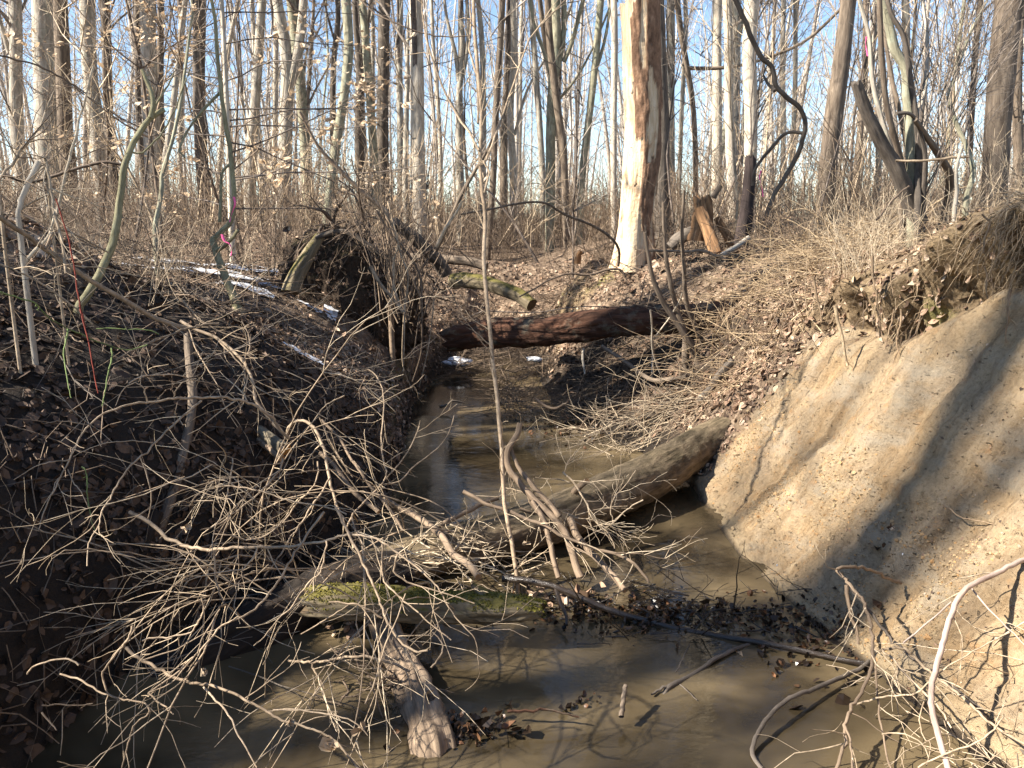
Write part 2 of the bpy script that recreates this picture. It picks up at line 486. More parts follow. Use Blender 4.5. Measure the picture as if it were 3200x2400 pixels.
def zfun(x, y):
    x = np.asarray(x, float); y = np.asarray(y, float)
    x, y = np.broadcast_arrays(x, y)
    l = np.interp(y, LY, LX); r = np.interp(y, RY, RX)
    mid = (x - l) * (r - x) / np.maximum((r - l) ** 2 / 4, .01)
    z = bed(y) + np.where(x > r, prof(RK, y, np.maximum(x - r, 0)), np.where(x < l, prof(LK, y, np.maximum(l - x, 0)), -.28 * np.clip(mid, 0, 1) * (y < 13)))
    p = np.stack([x, y, 0 * x], -1)
    out = np.maximum(np.maximum(x - r, l - x), 0)
    z = z + .34 * np.exp(-((x + 1.75) / .55) ** 2 - ((y - 8.75) / .5) ** 2) * sstep(.0, .3, l - x)
    z = z + .30 * np.exp(-((x - 1.0) / .5) ** 2 - ((y - 11.0) / .4) ** 2) + .5 * np.exp(-((x + .3) / 1.1) ** 2 - ((y - 13.4) / .6) ** 2)
    z = z + .34 * np.exp(-((x + 3.35) / .7) ** 2 - ((y - 5.1) / .6) ** 2)
    z = z + .09 * fbm(p * .9, 3, 4) * sstep(.1, .8, out) + .5 * fbm(p * .07, 2, 8) * sstep(8, 30, np.maximum(out, y - 12))
    return z
def gz(x, y): return float(zfun(np.array(float(x)), np.array(float(y))))
def hit(sx, sy, y0=2.0, y1=60):
    for Y in np.arange(y0, y1, .05):
        p, t = at(sx, sy, Y)
        if p[2] < gz(p[0], p[1]): return p
    return at(sx, sy, 12)[0]

rows = np.concatenate([np.arange(-60, -6, 4), np.arange(-6, 2.0, .25), np.arange(2.0, 6.6, .0135), np.arange(6.6, 12.5, .03), np.arange(12.5, 20, .12), np.geomspace(20, 190, 40)])
sR = np.concatenate([np.arange(0, 1.6, .0125), np.geomspace(1.6, 4.5, 55), np.geomspace(4.7, 90, 34)])
sL = np.concatenate([np.arange(0, 2.0, .028), np.geomspace(2.03, 5, 36), np.geomspace(5.2, 90, 34)])
lft = np.interp(rows, LY, LX); rgt = np.interp(rows, RY, RX)
mid = np.linspace(0, 1, 26)[1:-1]
X = np.concatenate([lft[:, None] - sL[::-1][None], lft[:, None] + (rgt - lft)[:, None] * mid[None], rgt[:, None] + sR[None]], 1)
Y = np.broadcast_to(rows[:, None], X.shape).copy()
Z = zfun(X, Y)
sr = np.maximum(X - rgt[:, None], 0); slf = np.maximum(lft[:, None] - X, 0)
P3 = np.stack([X, Y, Z], -1)
GN = np.cross(np.gradient(P3, axis=1), np.gradient(P3, axis=0))
GN /= np.linalg.norm(GN, axis=2, keepdims=True) + 1e-12
GN[GN[..., 2] < 0] *= -1
# masks
nz = fbm(P3 * 2.2, 4, 21)
front = 1 - sstep(5.75, 6.25, Y + .30 * nz - .25 * (Z - .6))
topz = np.interp(Y, [2.2, 4, 4.4, 4.9, 5.4, 6, 7], [1.78, 1.76, 1.56, 1.26, 1.26, 1.22, 1.0])
onright = sstep(.0, .04, sr)
clay = onright * front * (1 - sstep(-.05, .06, Z - topz - .10 * nz)) * (sr < 2)
rootz = onright * (1 - sstep(6.0, 6.8, Y + .3 * nz)) * sstep(-.05, .05, Z - topz - .1 * nz) * (1 - sstep(.0, .08, Z - topz - .42)) * (sr < 1.6)
cliff = onright * sstep(9.9, 10.1, Y) * (1 - sstep(10.9, 11.2, Y)) * sstep(.2, .4, Z) * (1 - sstep(1.2, 1.4, Z)) * sstep(.15, .3, nz + .35)
wet = 1 - sstep(.0, .10, Z + .05 * nz)
mud = np.maximum(wet, onright * sstep(6.2, 6.5, Y) * (1 - sstep(.14, .22, Z + .05 * nz)))
mossm = sstep(.15, .4, fbm(P3 * 1.7 + 5, 4, 33)) * np.clip(rootz * 1.0 + (slf > .02) * sstep(3, 5, Y) * (1 - sstep(.35, .6, Z)) * .6 + cliff, 0, 1)
# relief
q = P3 * np.array([1, 1, 1])
rill = fbm(np.stack([Y * 5.0 + Z * 1.2, sr * 1.1, 0 * Y], -1), 4, 41)
clods = fbm(q * 22, 4, 44, .65)
toe = (1 - sstep(.25, .75, Z + .2 * nz)) * clay
dsp = clay * (.075 * rill + .020 * clods + toe * .020 * np.maximum(fbm(q * 30, 3, 48), -.2))
step_ = fbm(np.stack([Y * .8, Z * 9 + Y * .8, 0 * Y], -1), 3, 51)
dsp += clay * .035 * step_
hol = rootz * sstep(.05, .35, fbm(np.stack([Y * 2.6, Z * 1.1, 0 * Y], -1) + 3, 3, 57)) * (1 - sstep(.12, .3, Z - topz))
dsp -= hol * .22
dsp += rootz * (.085 * fbm(q * np.array([3, 5.5, 1.6]), 4, 55) + .03 * clods + .02)
dsp += np.clip(1 - clay - rootz, 0, 1) * (.035 * fbm(q * 3.0, 4, 61) + .012 * fbm(q * 18, 3, 66)) * (Y < 14)
crk = np.abs(fbm(np.stack([Y * 2.3 + Z * .6, sr * 1.0, 0 * Y], -1), 4, 71))
bank_shade = (slf > 0) * (1 - sstep(5.6, 6.6, Y + .5 * nz)) * (1 - sstep(1.5, 1.9, Z)) * (X > -4)  # left bank's shade painted into the soil colour
crack = clay * (1 - sstep(.0, .012, crk)) * sstep(-.1, .2, fbm(q * 1.3, 2, 73)) * (1 - sstep(1.1, 1.4, Z))
dsp -= crack * .03
pv = P3 + GN * dsp[..., None]
und = onright * (1 - sstep(6.1, 6.6, Y)) * (sr < 2)
pv[..., 0] += und * (-.17 * np.exp(-((Z - topz - .30) / .15) ** 2) + .09 * np.exp(-((Z - topz + .03) / .07) ** 2)) * (1 + 1.2 * fbm(np.stack([Y * 2.5, 0 * Y, 0 * Y], -1), 2, 77))
for (sx_, sy_, wy_, wz_, dp_) in ((2715, 965, .11, .20, .42), (2862, 985, .08, .15, .36), (2790, 1060, .03, .10, .12), (3010, 905, .04, .08, .15), (3150, 895, .05, .05, .12)):
    hp = hit(sx_, sy_, 3); g_ = np.exp(-(((Y - hp[1] + .15 * (Z - hp[2])) / wy_) ** 4) - ((Z - hp[2] + .03 * nz) / wz_) ** 4) * onright
    g_ *= np.clip(1 + .8 * fbm(P3 * 14, 3, 5), .2, 2)
    pv[..., 0] += g_ * dp_; clay *= (1 - np.clip(g_ * 1.3, 0, 1)); rootz = np.maximum(rootz, np.clip(g_, 0, 1))
pv[..., 2] = np.where(clay > .3, np.maximum(pv[..., 2], -.3), pv[..., 2])
nr, nc = X.shape
ii, jj = np.meshgrid(np.arange(nr - 1), np.arange(nc - 1), indexing='ij')
GF = np.stack([ii * nc + jj, ii * nc + jj + 1, (ii + 1) * nc + jj + 1, (ii + 1) * nc + jj], -1).reshape(-1, 4)
zone = np.stack([clay, mossm, mud, np.maximum(rootz, cliff)], -1).reshape(-1, 4)

m, nt, b = mat('forest_ground')
zc = attr(nt, 'zone'); sc = nd(nt, 'ShaderNodeSeparateColor'); nt.links.new(zc.outputs['Color'], sc.inputs[0])
pos = nd(nt, 'ShaderNodeTexCoord').outputs['Object']
n1 = noise(nt, pos, 3.1, 6, .6); n2 = noise(nt, pos, 38, 5, .7); n3 = noise(nt, pos, 9, 5, .65)
soil = ramp(nt, n2, [(.3, (.030, .020, .014)), (.7, (.14, .095, .062))])
vo = nd(nt, 'ShaderNodeTexVoronoi'); vo.inputs['Scale'].default_value = 17; nt.links.new(pos, vo.inputs['Vector'])
lv = ramp(nt, vo.outputs['Color'], [(.0, (.10, .065, .042)), (.5, (.26, .18, .12)), (1, (.44, .33, .23))])
litter = mix(nt, ramp(nt, n3, [(.35, .25), (.6, .85)]), soil, lv)
cl = ramp(nt, n1, [(.25, (.27, .205, .138)), (.5, (.34, .25, .15)), (.75, (.40, .272, .142))])
cl = mix(nt, .8, cl, ramp(nt, noise(nt, mapping(nt, pos, (.7, 5.5, .7)), 1.3, 5, .65, .4), [(.34, (.60, .53, .45)), (.54, (1.05, 1.05, 1.05))]), 'MULTIPLY')
cl = mix(nt, .55, cl, ramp(nt, n2, [(.28, (.4, .38, .36)), (.55, (1.1, 1.1, 1.1))]), 'MULTIPLY')
cl = mix(nt, ramp(nt, n3, [(.58, 0.), (.72, .55)]), cl, (.38, .20, .08))
cl = mix(nt, ramp(nt, noise(nt, mapping(nt, pos, (1, 1, 3)), 2.2, 5, .6), [(.5, 0.), (.66, .6)]), cl, (.32, .275, .205))
pits = ramp(nt, noise(nt, mapping(nt, pos, (1, 1.0, 2.2)), 30, 3, .6, 1.0), [(.28, 1.), (.36, 0.)])
cl = mix(nt, mth(nt, 'MULTIPLY', pits, .45), cl, (.09, .06, .035))
cl = mix(nt, attr(nt, 'crk').outputs['Fac'], cl, (.06, .04, .025))
rootc = ramp(nt, n2, [(.3, (.10, .065, .035)), (.7, (.34, .245, .14))])
c = mix(nt, zc.outputs['Alpha'], litter, rootc)
c = mix(nt, sc.outputs[0], c, cl)
mc = ramp(nt, n2, [(.3, (.05, .055, .012)), (.7, (.24, .23, .06))])
c = mix(nt, mth(nt, 'MULTIPLY', sc.outputs[1], .8), c, mc)
sep = nd(nt, 'ShaderNodeSeparateXYZ'); nt.links.new(pos, sep.inputs[0])
mudc = ramp(nt, n3, [(.3, (.12, .088, .055)), (.7, (.25, .185, .11))])
c = mix(nt, sc.outputs[2], c, mix(nt, sc.outputs[0], mudc, (.36, .27, .16)))
rg = mth(nt, 'SUBTRACT', .92, mth(nt, 'MULTIPLY', sc.outputs[2], .5))
c = mix(nt, mth(nt, 'MULTIPLY', attr(nt, 'shade_wet').outputs['Fac'], .95), c, mix(nt, n2, (.008, .006, .0045), (.030, .021, .015)))  # soil darkened by painted shade and wet earth
setc(nt, b, c, rg, .3)
h = mth(nt, 'ADD', mth(nt, 'MULTIPLY', n2, 1.0), mth(nt, 'MULTIPLY', vo.outputs['Distance'], mth(nt, 'SUBTRACT', .8, mth(nt, 'MULTIPLY', sc.outputs[0], .8))))
h = mth(nt, 'SUBTRACT', h, mth(nt, 'MULTIPLY', pits, mth(nt, 'MULTIPLY', sc.outputs[0], .9)))
bump(nt, b, h, .028, 1.0)
gm = mesh_np('ground', pv.reshape(-1, 3), GF, True, {'zone': zone, 'crk': crack.reshape(-1), 'shade_wet': np.maximum(np.maximum(bank_shade, .8 * (sr > 0) * sstep(6.8, 7.3, Y) * (1 - sstep(9.3, 9.8, Y)) * sstep(.12, .2, Z) * (1 - sstep(.85, 1.15, Z + .3 * nz))), (1 - clay) * (1 - sstep(.1, .35, Z))).reshape(-1)})  # dark zone: painted shade of left bank and red log, plus wet earth
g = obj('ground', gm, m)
g['kind'] = 'structure'; g['label'] = 'forest floor with leaf litter and eroded clay creek banks'

# ------------------------------------------------------------------ water
m, nt, b = mat('murky_water')
pos = nd(nt, 'ShaderNodeTexCoord').outputs['Object']
c = ramp(nt, noise(nt, pos, .85, 4, .55, .6), [(.40, (.028, .021, .012)), (.66, (.15, .112, .062))])
setc(nt, b, c, .02, .5)
b.inputs['IOR'].default_value = 1.38
w1 = noise(nt, mapping(nt, pos, (1.0, 1.8, 1)), 5, 3, .55, .3)
w2 = noise(nt, mapping(nt, pos, (1.0, 2.4, 1)), 22, 3, .6, .5)
msk = ramp(nt, noise(nt, pos, .8, 2, .5), [(.4, .25), (.6, 1.)])
bump(nt, b, mth(nt, 'ADD', mth(nt, 'MULTIPLY', w1, .7), mth(nt, 'MULTIPLY', mth(nt, 'MULTIPLY', w2, msk), .35)), .02, .17)
gx, gy = np.meshgrid(np.linspace(-3.6, 3.2, 90), np.linspace(-8, 12.6, 260), indexing='ij')
wz = .004 * fbm(np.stack([gx * 2.5, gy * 3.5, 0 * gx], -1), 2, 91)
V = np.stack([gx, gy, wz], -1).reshape(-1, 3)
i, j = np.meshgrid(np.arange(89), np.arange(259), indexing='ij')
F = np.stack([i * 260 + j, (i + 1) * 260 + j, (i + 1) * 260 + j + 1, i * 260 + j + 1], -1).reshape(-1, 4)
w = obj('creek_water', mesh_np('creek_water', V, F), m)
w['kind'] = 'structure'; w['label'] = 'shallow murky brown creek water'

# ------------------------------------------------------------------ scattering on the ground grid
cell = pv[:-1, :-1]
e1 = pv[1:, :-1] - cell; e2 = pv[:-1, 1:] - cell
area = np.linalg.norm(np.cross(e1, e2), axis=2)
cellN = GN[:-1, :-1]
def ccell(a): return a[:-1, :-1]
cx, cy, czz = cell[..., 0], cell[..., 1], cell[..., 2]
def scatter(n, dens, seed):
    rs = np.random.RandomState(seed)
    p = (area * dens).ravel(); cs = np.cumsum(p)
    idx = np.searchsorted(cs, rs.rand(n) * cs[-1])
    u, v = rs.rand(n, 1), rs.rand(n, 1)
    P = cell.reshape(-1, 3)[idx] + u * e1.reshape(-1, 3)[idx] + v * e2.reshape(-1, 3)[idx]
    return P, cellN.reshape(-1, 3)[idx], rs
LEAF = np.array([(0, 0, 0), (0, .5, -.07), (0, 1, .08), (-.3, .28, .07), (-.27, .68, .10), (.3, .28, .05), (.27, .68, .12)])
LEAF[:, 1] -= .5
LF = np.array([(0, 1, 3), (3, 1, 4), (4, 1, 2), (0, 5, 1), (5, 6, 1), (6, 2, 1)])
def leaves(name, P, N, rs, size, tilt=.5, lift=.01, curl=1.0, seedv=None):
    n = len(P)
    N = N + rs.normal(0, tilt, (n, 3)); N /= np.linalg.norm(N, axis=1, keepdims=True)
    t = np.cross(N, rs.normal(0, 1, (n, 3))); t /= np.linalg.norm(t, axis=1, keepdims=True)
    bt = np.cross(N, t)
    sz = size * rs.lognormal(0, .3, n)
    T = np.broadcast_to(LEAF, (n, 7, 3)).copy()
    T[..., 2] *= (curl * rs.uniform(-1.2, 2.6, n))[:, None]
    T[..., 0] *= rs.uniform(.7, 1.4, n)[:, None]
    T[..., 2] += .25 * rs.normal(0, 1, (n, 1)) * T[..., 1] ** 2 * 2
    T *= sz[:, None, None]
    V = P[:, None] + N[:, None] * (lift + T[..., 2:3]) + t[:, None] * T[..., 0:1] + bt[:, None] * T[..., 1:2]
    F = (LF[None] + (np.arange(n) * 7)[:, None, None]).reshape(-1, 3)
    lc = np.repeat(rs.rand(n) if seedv is None else seedv, 7)
    return mesh_np(name, V.reshape(-1, 3), F, False, {'lc': lc})
infr = (np.abs(cx) < .72 * np.maximum(cy, 0) + .8) & (cy > 2)
off = (1 - ccell(clay)) * (1 - ccell(rootz) * .7) * (czz > .05) * infr
near = off * sstep(2, 3, cy) / (1 + (np.maximum(cy - 5, 0) / 4) ** 2) * (.25 + sstep(-.3, .3, fbm(cell * 1.4, 3, 101)))
near = near * np.where((cx > 0) & (cy > 6) & (czz < .22), .25, 1)
P, N, rs = scatter(42000, near * (cy < 14), 1)
sv = rs.rand(len(P)); sv *= np.where((P[:, 0] < -.8) & (P[:, 1] < 6.3) & (P[:, 2] < 1.7), .22, 1.0)  # left bank leaves toned down, its shade put into their colour
sv *= np.where((P[:, 0] > .5) & (P[:, 1] > 6.9) & (P[:, 1] < 9.6) & (P[:, 2] < 1.0), .45, 1.0)  # leaf colour darkened for the shade below the red log
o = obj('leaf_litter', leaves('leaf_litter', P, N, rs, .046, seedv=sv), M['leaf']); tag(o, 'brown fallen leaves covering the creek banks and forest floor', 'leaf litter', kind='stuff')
strip = ccell(onright) * sstep(5.3, 6.0, cy + .25 * fbm(cell * 2, 3, 5)) * (cy < 7.1 + .4 * fbm(cell * 2, 3, 7)) * (1 - .97 * ccell(clay)) * (czz > .2) + 1.3 * ccell(onright) * (cy < 6.3) * sstep(1.7, 1.95, czz) * (cellN[..., 2] > .45) * infr + (cx > 0.2) * (cy > 9.8) * (cy < 12.5) * .8 * infr
P, N, rs = scatter(13000, strip, 2)
o = obj('pale_leaf_litter', leaves('pale_leaf_litter', P, N, rs, .042, .7), M['leafpale']); tag(o, 'pale dry leaves and chaff strewn down the right bank', 'leaf litter', kind='stuff')
P, N, rs = scatter(330, ccell(clay) * (cy > 3) * sstep(.2, .6, fbm(cell * 1.5, 3, 9) + .3), 3)
o = obj('clay_debris', leaves('clay_debris', P, N, rs, .012, .9, .004), M['leaf']); tag(o, 'scattered bark bits and crumbs on the bare clay bank', 'debris', kind='stuff')
# clods on the clay toe
ico = np.array([(0, 0, 1), (.9, 0, .45), (.28, .85, .45), (-.72, .53, .45), (-.72, -.53, .45), (.28, -.85, .45), (.72, .53, -.45), (-.28, .85, -.45), (-.9, 0, -.45), (-.28, -.85, -.45), (.72, -.53, -.45), (0, 0, -1)], float)
icf = np.array([(0, 1, 2), (0, 2, 3), (0, 3, 4), (0, 4, 5), (0, 5, 1), (1, 6, 2), (2, 7, 3), (3, 8, 4), (4, 9, 5), (5, 10, 1), (6, 7, 2), (7, 8, 3), (8, 9, 4), (9, 10, 5), (10, 6, 1), (11, 7, 6), (11, 8, 7), (11, 9, 8), (11, 10, 9), (11, 6, 10)])
P, N, rs = scatter(4500, ccell(clay) * (1 - sstep(.35, .9, czz + .3 * fbm(cell * 2, 3, 15))) * (czz > .0) * (cy > 3.2) * (cy < 6.3) * (.1 + sstep(-.1, .3, fbm(cell * 2.5, 3, 17))), 4)
n = len(P); V = P[:, None] + (ico[None] * (1 + .35 * rs.normal(0, 1, (n, 12, 1)))) * (.0045 * rs.lognormal(0, .42, n))[:, None, None] * np.array([1, 1, .8])
m, nt, b = mat('clay_clod')
setc(nt, b, ramp(nt, attr(nt, 'lc').outputs['Fac'], [(0, (.20, .15, .09)), (.6, (.34, .25, .145)), (1, (.40, .23, .10))]), .95, .2)
o = obj('clay_crumbs', mesh_np('clay_crumbs', V.reshape(-1, 3), (icf[None] + (np.arange(n) * 12)[:, None, None]).reshape(-1, 3), False, {'lc': np.repeat(rs.rand(n), 12)}), m)
tag(o, 'orange clay crumbs slumped at the foot of the bank', 'clay crumbs', kind='stuff')
# fallen twigs
P, N, rs = scatter(5200, off * (cy < 13) / (1 + (np.maximum(cy - 4, 0) / 5) ** 2), 6)
T = Tubes(); rng = np.random.default_rng(6)
for p, nn in zip(P, N):
    d = rng.normal(0, 1, 3); d -= nn * np.dot(d, nn) * .9
    L = rng.uniform(.06, .45); T.add(wander(rng, p + nn * .015, d, L, 4, .25), np.linspace(1, .5, 4) * rng.uniform(.0012, .0045), 3)
o = obj('fallen_twigs', T.mesh('fallen_twigs'), M['tw_mid']); tag(o, 'thin dead twigs strewn over the banks', 'twigs', kind='stuff')
# patches of old snow
sn = sstep(.10, .14, fbm(np.stack([X * 1.3, Y * 2.6, 0 * X], -1), 6, 121, .7)) * (X < -1.8) * (X > -8.5) * sstep(7.6, 8.4, Y) * (1 - sstep(11, 12, Y))
q_ = np.stack([X, Y], -1)
for (ax, ay, ra) in ((-1.75, 6.6, .12), (-2.6, 7.9, .3)):
    sn = np.maximum(sn, (np.hypot((X - ax), (Y - ay) * 2) + .35 * nz < ra) * 1.0)
mk = ccell(sn).ravel() > .5
F = GF[mk]; us, inv = np.unique(F, return_inverse=True)
V = (pv.reshape(-1, 3) + np.array([0, 0, .03]))[us]
o = obj('snow', mesh_np('snow', V, inv.reshape(-1, 4)), M['snow']); tag(o, 'thin patches of old snow on the left forest floor', 'snow', kind='stuff')
# ------------------------------------------------------------------ trees
crown_meshes = []
for s_ in range(7):
    rng = np.random.default_rng(100 + s_)
    T = Tubes()
    grow(rng, T, (0, 0, 0), (0, 0, 1), 8.0, .06, (), .06, .1, 9, .2, k=4)
    for i in range(11):
        z = rng.uniform(0, 6.5); a = rng.uniform(0, 2 * math.pi); e = rng.uniform(.35, .95)
        grow(rng, T, (0, 0, z), (math.cos(a) * math.sin(e), math.sin(a) * math.sin(e), math.cos(e)), rng.uniform(2.0, 4.2), .028, (5, 3), .14, .06, 7, .25, (.4, .9), 4, (.3, .55), .15, .0035)
    crown_meshes.append(T.mesh('crown'))
scrub_meshes = []
for s_ in range(5):
    rng = np.random.default_rng(150 + s_)
    T = Tubes()
    for i in range(7):
        z = rng.uniform(0, 4.0); a = rng.uniform(0, 2 * math.pi); e = rng.uniform(.6, 1.35)
        grow(rng, T, (0, 0, z), (math.cos(a) * math.sin(e), math.sin(a) * math.sin(e), math.cos(e)), rng.uniform(.8, 2.0), .011, (6, 3), .16, .04, 6, .3, (.5, 1.0), 3, (.3, .55), .15, .002)
    scrub_meshes.append(T.mesh('side_branches'))

def tree_base(x, y): return gz(x, y) - .15

def build_tree(P, r, loc, m, name, label, cat, group, seed, crown=True, crown_h=5.0, k=14, forks=(), amp=.05, tot=15.0, low=True, furrow=.012, lean=None):
    rng = np.random.default_rng(seed)
    e = thing(name, label, cat, tuple(loc), group)
    P = np.asarray(P) - loc; r = np.asarray(r)
    d = unit(P[-1] - P[-3]); n = 5; L = max(tot - P[-1][2], 1.5)
    ext = [P[-1]]
    for i in range(n):
        d = unit(d * .8 + np.array([0, 0, .35]) + rng.normal(0, .05, 3)); ext.append(ext[-1] + d * L / n)
    P = np.vstack([P, ext[1:]]); r = np.r_[r, np.linspace(r[-1], .05, n + 1)[1:]]
    obj('trunk', log_mesh('trunk', P, r, k, .22 if r.max() > .04 else .3, amp, r.max() * .05, seed=seed, caps=False, fine=4), m, e)
    def at_h(h):
        zz = P[:, 2]; i = min(int(np.searchsorted(zz, h)), len(zz) - 1)
        return P[i] if i == 0 else P[i - 1] + (P[i] - P[i - 1]) * ((h - zz[i - 1]) / max(zz[i] - zz[i - 1], 1e-3))
    for FP, Fr in forks:
        FP = np.asarray(FP) - loc
        d = unit(FP[-1] - FP[-2]); ee = [FP[-1] + unit(d + np.array([0, 0, .3 * i])) * i * 1.2 for i in range(1, 5)]
        obj('limb', log_mesh('limb', np.vstack([FP, ee]), np.r_[Fr, np.linspace(Fr[-1], .03, 5)[1:]], 10, .25, .05, .003, seed=seed + 3, caps=False, fine=4), m, e)
    if crown:
        c = obj('crown', crown_meshes[seed % 7], None, e, at_h(crown_h))
        if not crown_meshes[seed % 7].materials: crown_meshes[seed % 7].materials.append(M['tw_grey'])
        sc_ = rng.uniform(.85, 1.2) * np.clip(r[0] / .16, .6, 1.3); c.scale = (sc_, sc_, (tot - crown_h) / 8.2); c.rotation_euler.z = rng.uniform(0, 6.28)
    if low:
        for q in range(1 if r[0] > .1 else 1):
            me = scrub_meshes[(seed + q) % 5]
            if not me.materials: me.materials.append(M['tw_grey'])
            c = obj('side_branches', me, None, e, at_h(1.2 + 2 * q)); c['kind'] = 'stuff'; c.rotation_euler.z = rng.uniform(0, 6.28)
            s2 = rng.uniform(.7, 1.2); c.scale = (s2, s2, 1.0)
    return e

def tree(frame, pts, wb, wt, depth, m, label, seed, name='forest_tree', cat='tree', group='tall bare trees of the wood', forks=(), k=14, **kw):
    """pts bottom -> top on the photo; carried down to the ground and up past the frame"""
    P, r = trace(frame, pts, depth, depth, wb, wt, 3)
    b = P[0].copy()
    zb = tree_base(b[0], depth)
    if zb < b[2] - .1:
        m1 = b.copy(); m1[2] = (b[2] + zb) / 2
        b[2] = zb; P = np.vstack([b, m1, P]); r = np.r_[r[0] * 1.3, r[0] * 1.06, r]
    else:
        b = P[0].copy()
    loc = P[0].copy()
    fk = [trace(frame, f[0], depth, depth + f[3] if len(f) > 3 else depth, f[1], f[2]) for f in forks]
    return build_tree(P, r, loc, m, name, label, cat, group, seed, k=k, forks=fk, **kw)

tree('A', [(85, 680), (80, 400), (85, 200), (78, 0)], 66, 58, 21, M['grey'], 'grey trunk nearest the upper left corner, leaning stem close beside it', 1, forks=[([(50, 280), (20, 180), (-10, 80)], 25, 20)])
tree('A', [(240, 760), (232, 500), (222, 250), (218, 0)], 104, 96, 17, M['pale'] if 0 else M['grey'], 'thick light grey trunk, second from the upper left corner', 2, k=18)
tree('A', [(335, 700), (330, 450), (320, 200), (310, 0)], 76, 72, 18.5, M['brown'], 'brown mossy trunk touching the thick light grey one on its right', 3, k=16)
tree('A', [(495, 640), (470, 420), (455, 200), (455, 0)], 72, 74, 20, M['grey'], 'grey trunk third in the left group, with a vertical seam', 4)
tree('A', [(562, 650), (556, 400), (552, 200), (545, 0)], 50, 46, 22, M['dark'], 'narrow dark trunk right of the seamed grey trunk', 5)
tree('A', [(716, 600), (712, 300), (710, 0)], 32, 30, 25, M['dark'], 'thin dark trunk touching a broad grey trunk behind the curved sapling', 6)
tree('A', [(790, 800), (775, 400), (768, 200), (765, 0)], 82, 76, 17.5, M['grey'], 'broad grey trunk rising behind the curved sapling', 7, k=16)
tree('A', [(835, 700), (830, 350), (835, 0)], 36, 34, 23, M['brown'], 'slim brown trunk close to the right side of the broad grey one', 8)
tree('A', [(860, 1160), (862, 1000), (850, 850), (880, 700)], 46, 30, 14, M['grey'], 'short grey stem above the snow patches', 9, tot=8, crown_h=3.5)
tree('A', [(930, 820), (940, 500), (936, 200), (940, 0)], 26, 24, 26, M['grey'], 'thin grey trunk left of the dark one among the tan leaves', 10)
tree('A', [(1040, 760), (1030, 400), (1032, 200), (1028, 0)], 62, 60, 18, M['dark'], 'dark brown trunk half hidden by tan beech leaves', 11, k=16)
tree('A', [(1295, 1150), (1300, 800), (1330, 450), (1345, 200), (1360, 0)], 62, 42, 17, M['grey'], 'slightly leaning grey trunk behind the beech leaves', 12)
tree('A', [(1420, 1140), (1425, 700), (1430, 300), (1432, 0)], 30, 26, 24, M['pale'], 'thin pale trunk left of the forked tree', 13)
tree('A', [(1465, 1130), (1480, 700), (1490, 380), (1470, 180), (1435, 0)], 80, 52, 16, M['grey'], 'grey tree that forks into a wide Y near the top left', 14, k=16, forks=[([(1485, 480), (1530, 350), (1560, 180), (1575, 0)], 62, 40)])
tree('B', [(195, 1200), (215, 1000), (250, 750), (290, 500), (318, 250), (300, 0)], 46, 50, 13, M['green'], 'leaning green grey tree behind the upturned root plate', 15)
tree('B', [(235, 760), (232, 500), (240, 250), (262, 130), (258, 0)], 34, 26, 19, M['dark'], 'thin dark trunk left of the leaning green grey tree', 16, forks=[([(245, 220), (215, 130), (185, 0)], 14, 9)])
tree('B', [(368, 740), (370, 500), (372, 330), (352, 150), (345, 0)], 48, 26, 18, M['dark'], 'dark trunk splitting in two right of the leaning green grey tree', 17, forks=[([(375, 380), (400, 250), (410, 120), (430, 0)], 30, 20)])
tree('B', [(438, 720), (440, 400), (436, 0)], 24, 18, 24, M['grey'], 'very thin grey trunk against the blackish trunk', 18)
tree('B', [(490, 880), (492, 600), (496, 300), (500, 0)], 64, 58, 17, M['dark'], 'straight blackish trunk, darkest in the upper left half', 19, k=16)
tree('B', [(608, 950), (612, 700), (618, 400), (622, 200), (620, 60), (640, 0)], 34, 12, 16, M['grey'], 'slim trunk with upswept branches standing in open sky', 20, forks=[([(622, 380), (670, 300), (700, 180), (690, 0)], 14, 8), ([(612, 480), (570, 420), (545, 300), (580, 100)], 10, 6)])
tree('B', [(895, 1150), (890, 800), (885, 500), (905, 300), (895, 0)], 48, 22, 19, M['grey'], 'grey tree dividing into several stems left of centre', 21, forks=[([(885, 420), (870, 260), (830, 150), (810, 0)], 26, 14), ([(900, 400), (925, 300), (940, 150), (925, 0)], 26, 16)])
tree('B', [(1015, 1310), (1010, 900), (1012, 500), (1005, 200), (985, 0)], 40, 26, 17, M['grey'], 'grey trunk standing directly behind the pale central pole', 22)
tree('B', [(1030, 1330), (1060, 1000), (1072, 700), (1088, 400), (1105, 150), (1110, 0)], 34, 34, 15, M['brown'], 'brown trunk leaning right, just right of the central pole', 23)
tree('B', [(1168, 1180), (1165, 800), (1150, 600), (1172, 300), (1165, 0)], 38, 32, 20, M['pale'], 'pale slim trunk right of the brown leaning one', 24, forks=[([(1175, 700), (1210, 560), (1240, 450), (1290, 380)], 18, 12)])
tree('B', [(1358, 1250), (1362, 800), (1368, 500), (1390, 250), (1385, 0)], 50, 52, 16, M['green'], 'stout grey green tree with many ascending limbs near the centre', 25, k=16, forks=[([(1375, 450), (1420, 250), (1440, 100), (1430, 0)], 36, 24), ([(1365, 400), (1330, 250), (1270, 150), (1255, 0)], 24, 14), ([(1430, 320), (1480, 220), (1500, 100), (1530, 0)], 26, 20), ([(1400, 520), (1490, 420), (1560, 300)], 16, 10)])
tree('B', [(1445, 1300), (1435, 900), (1425, 720), (1400, 600), (1385, 450)], 34, 40, 15.5, M['brown'], 'crooked brown trunk bending into the stout grey green tree', 26, tot=7.5, crown=False)
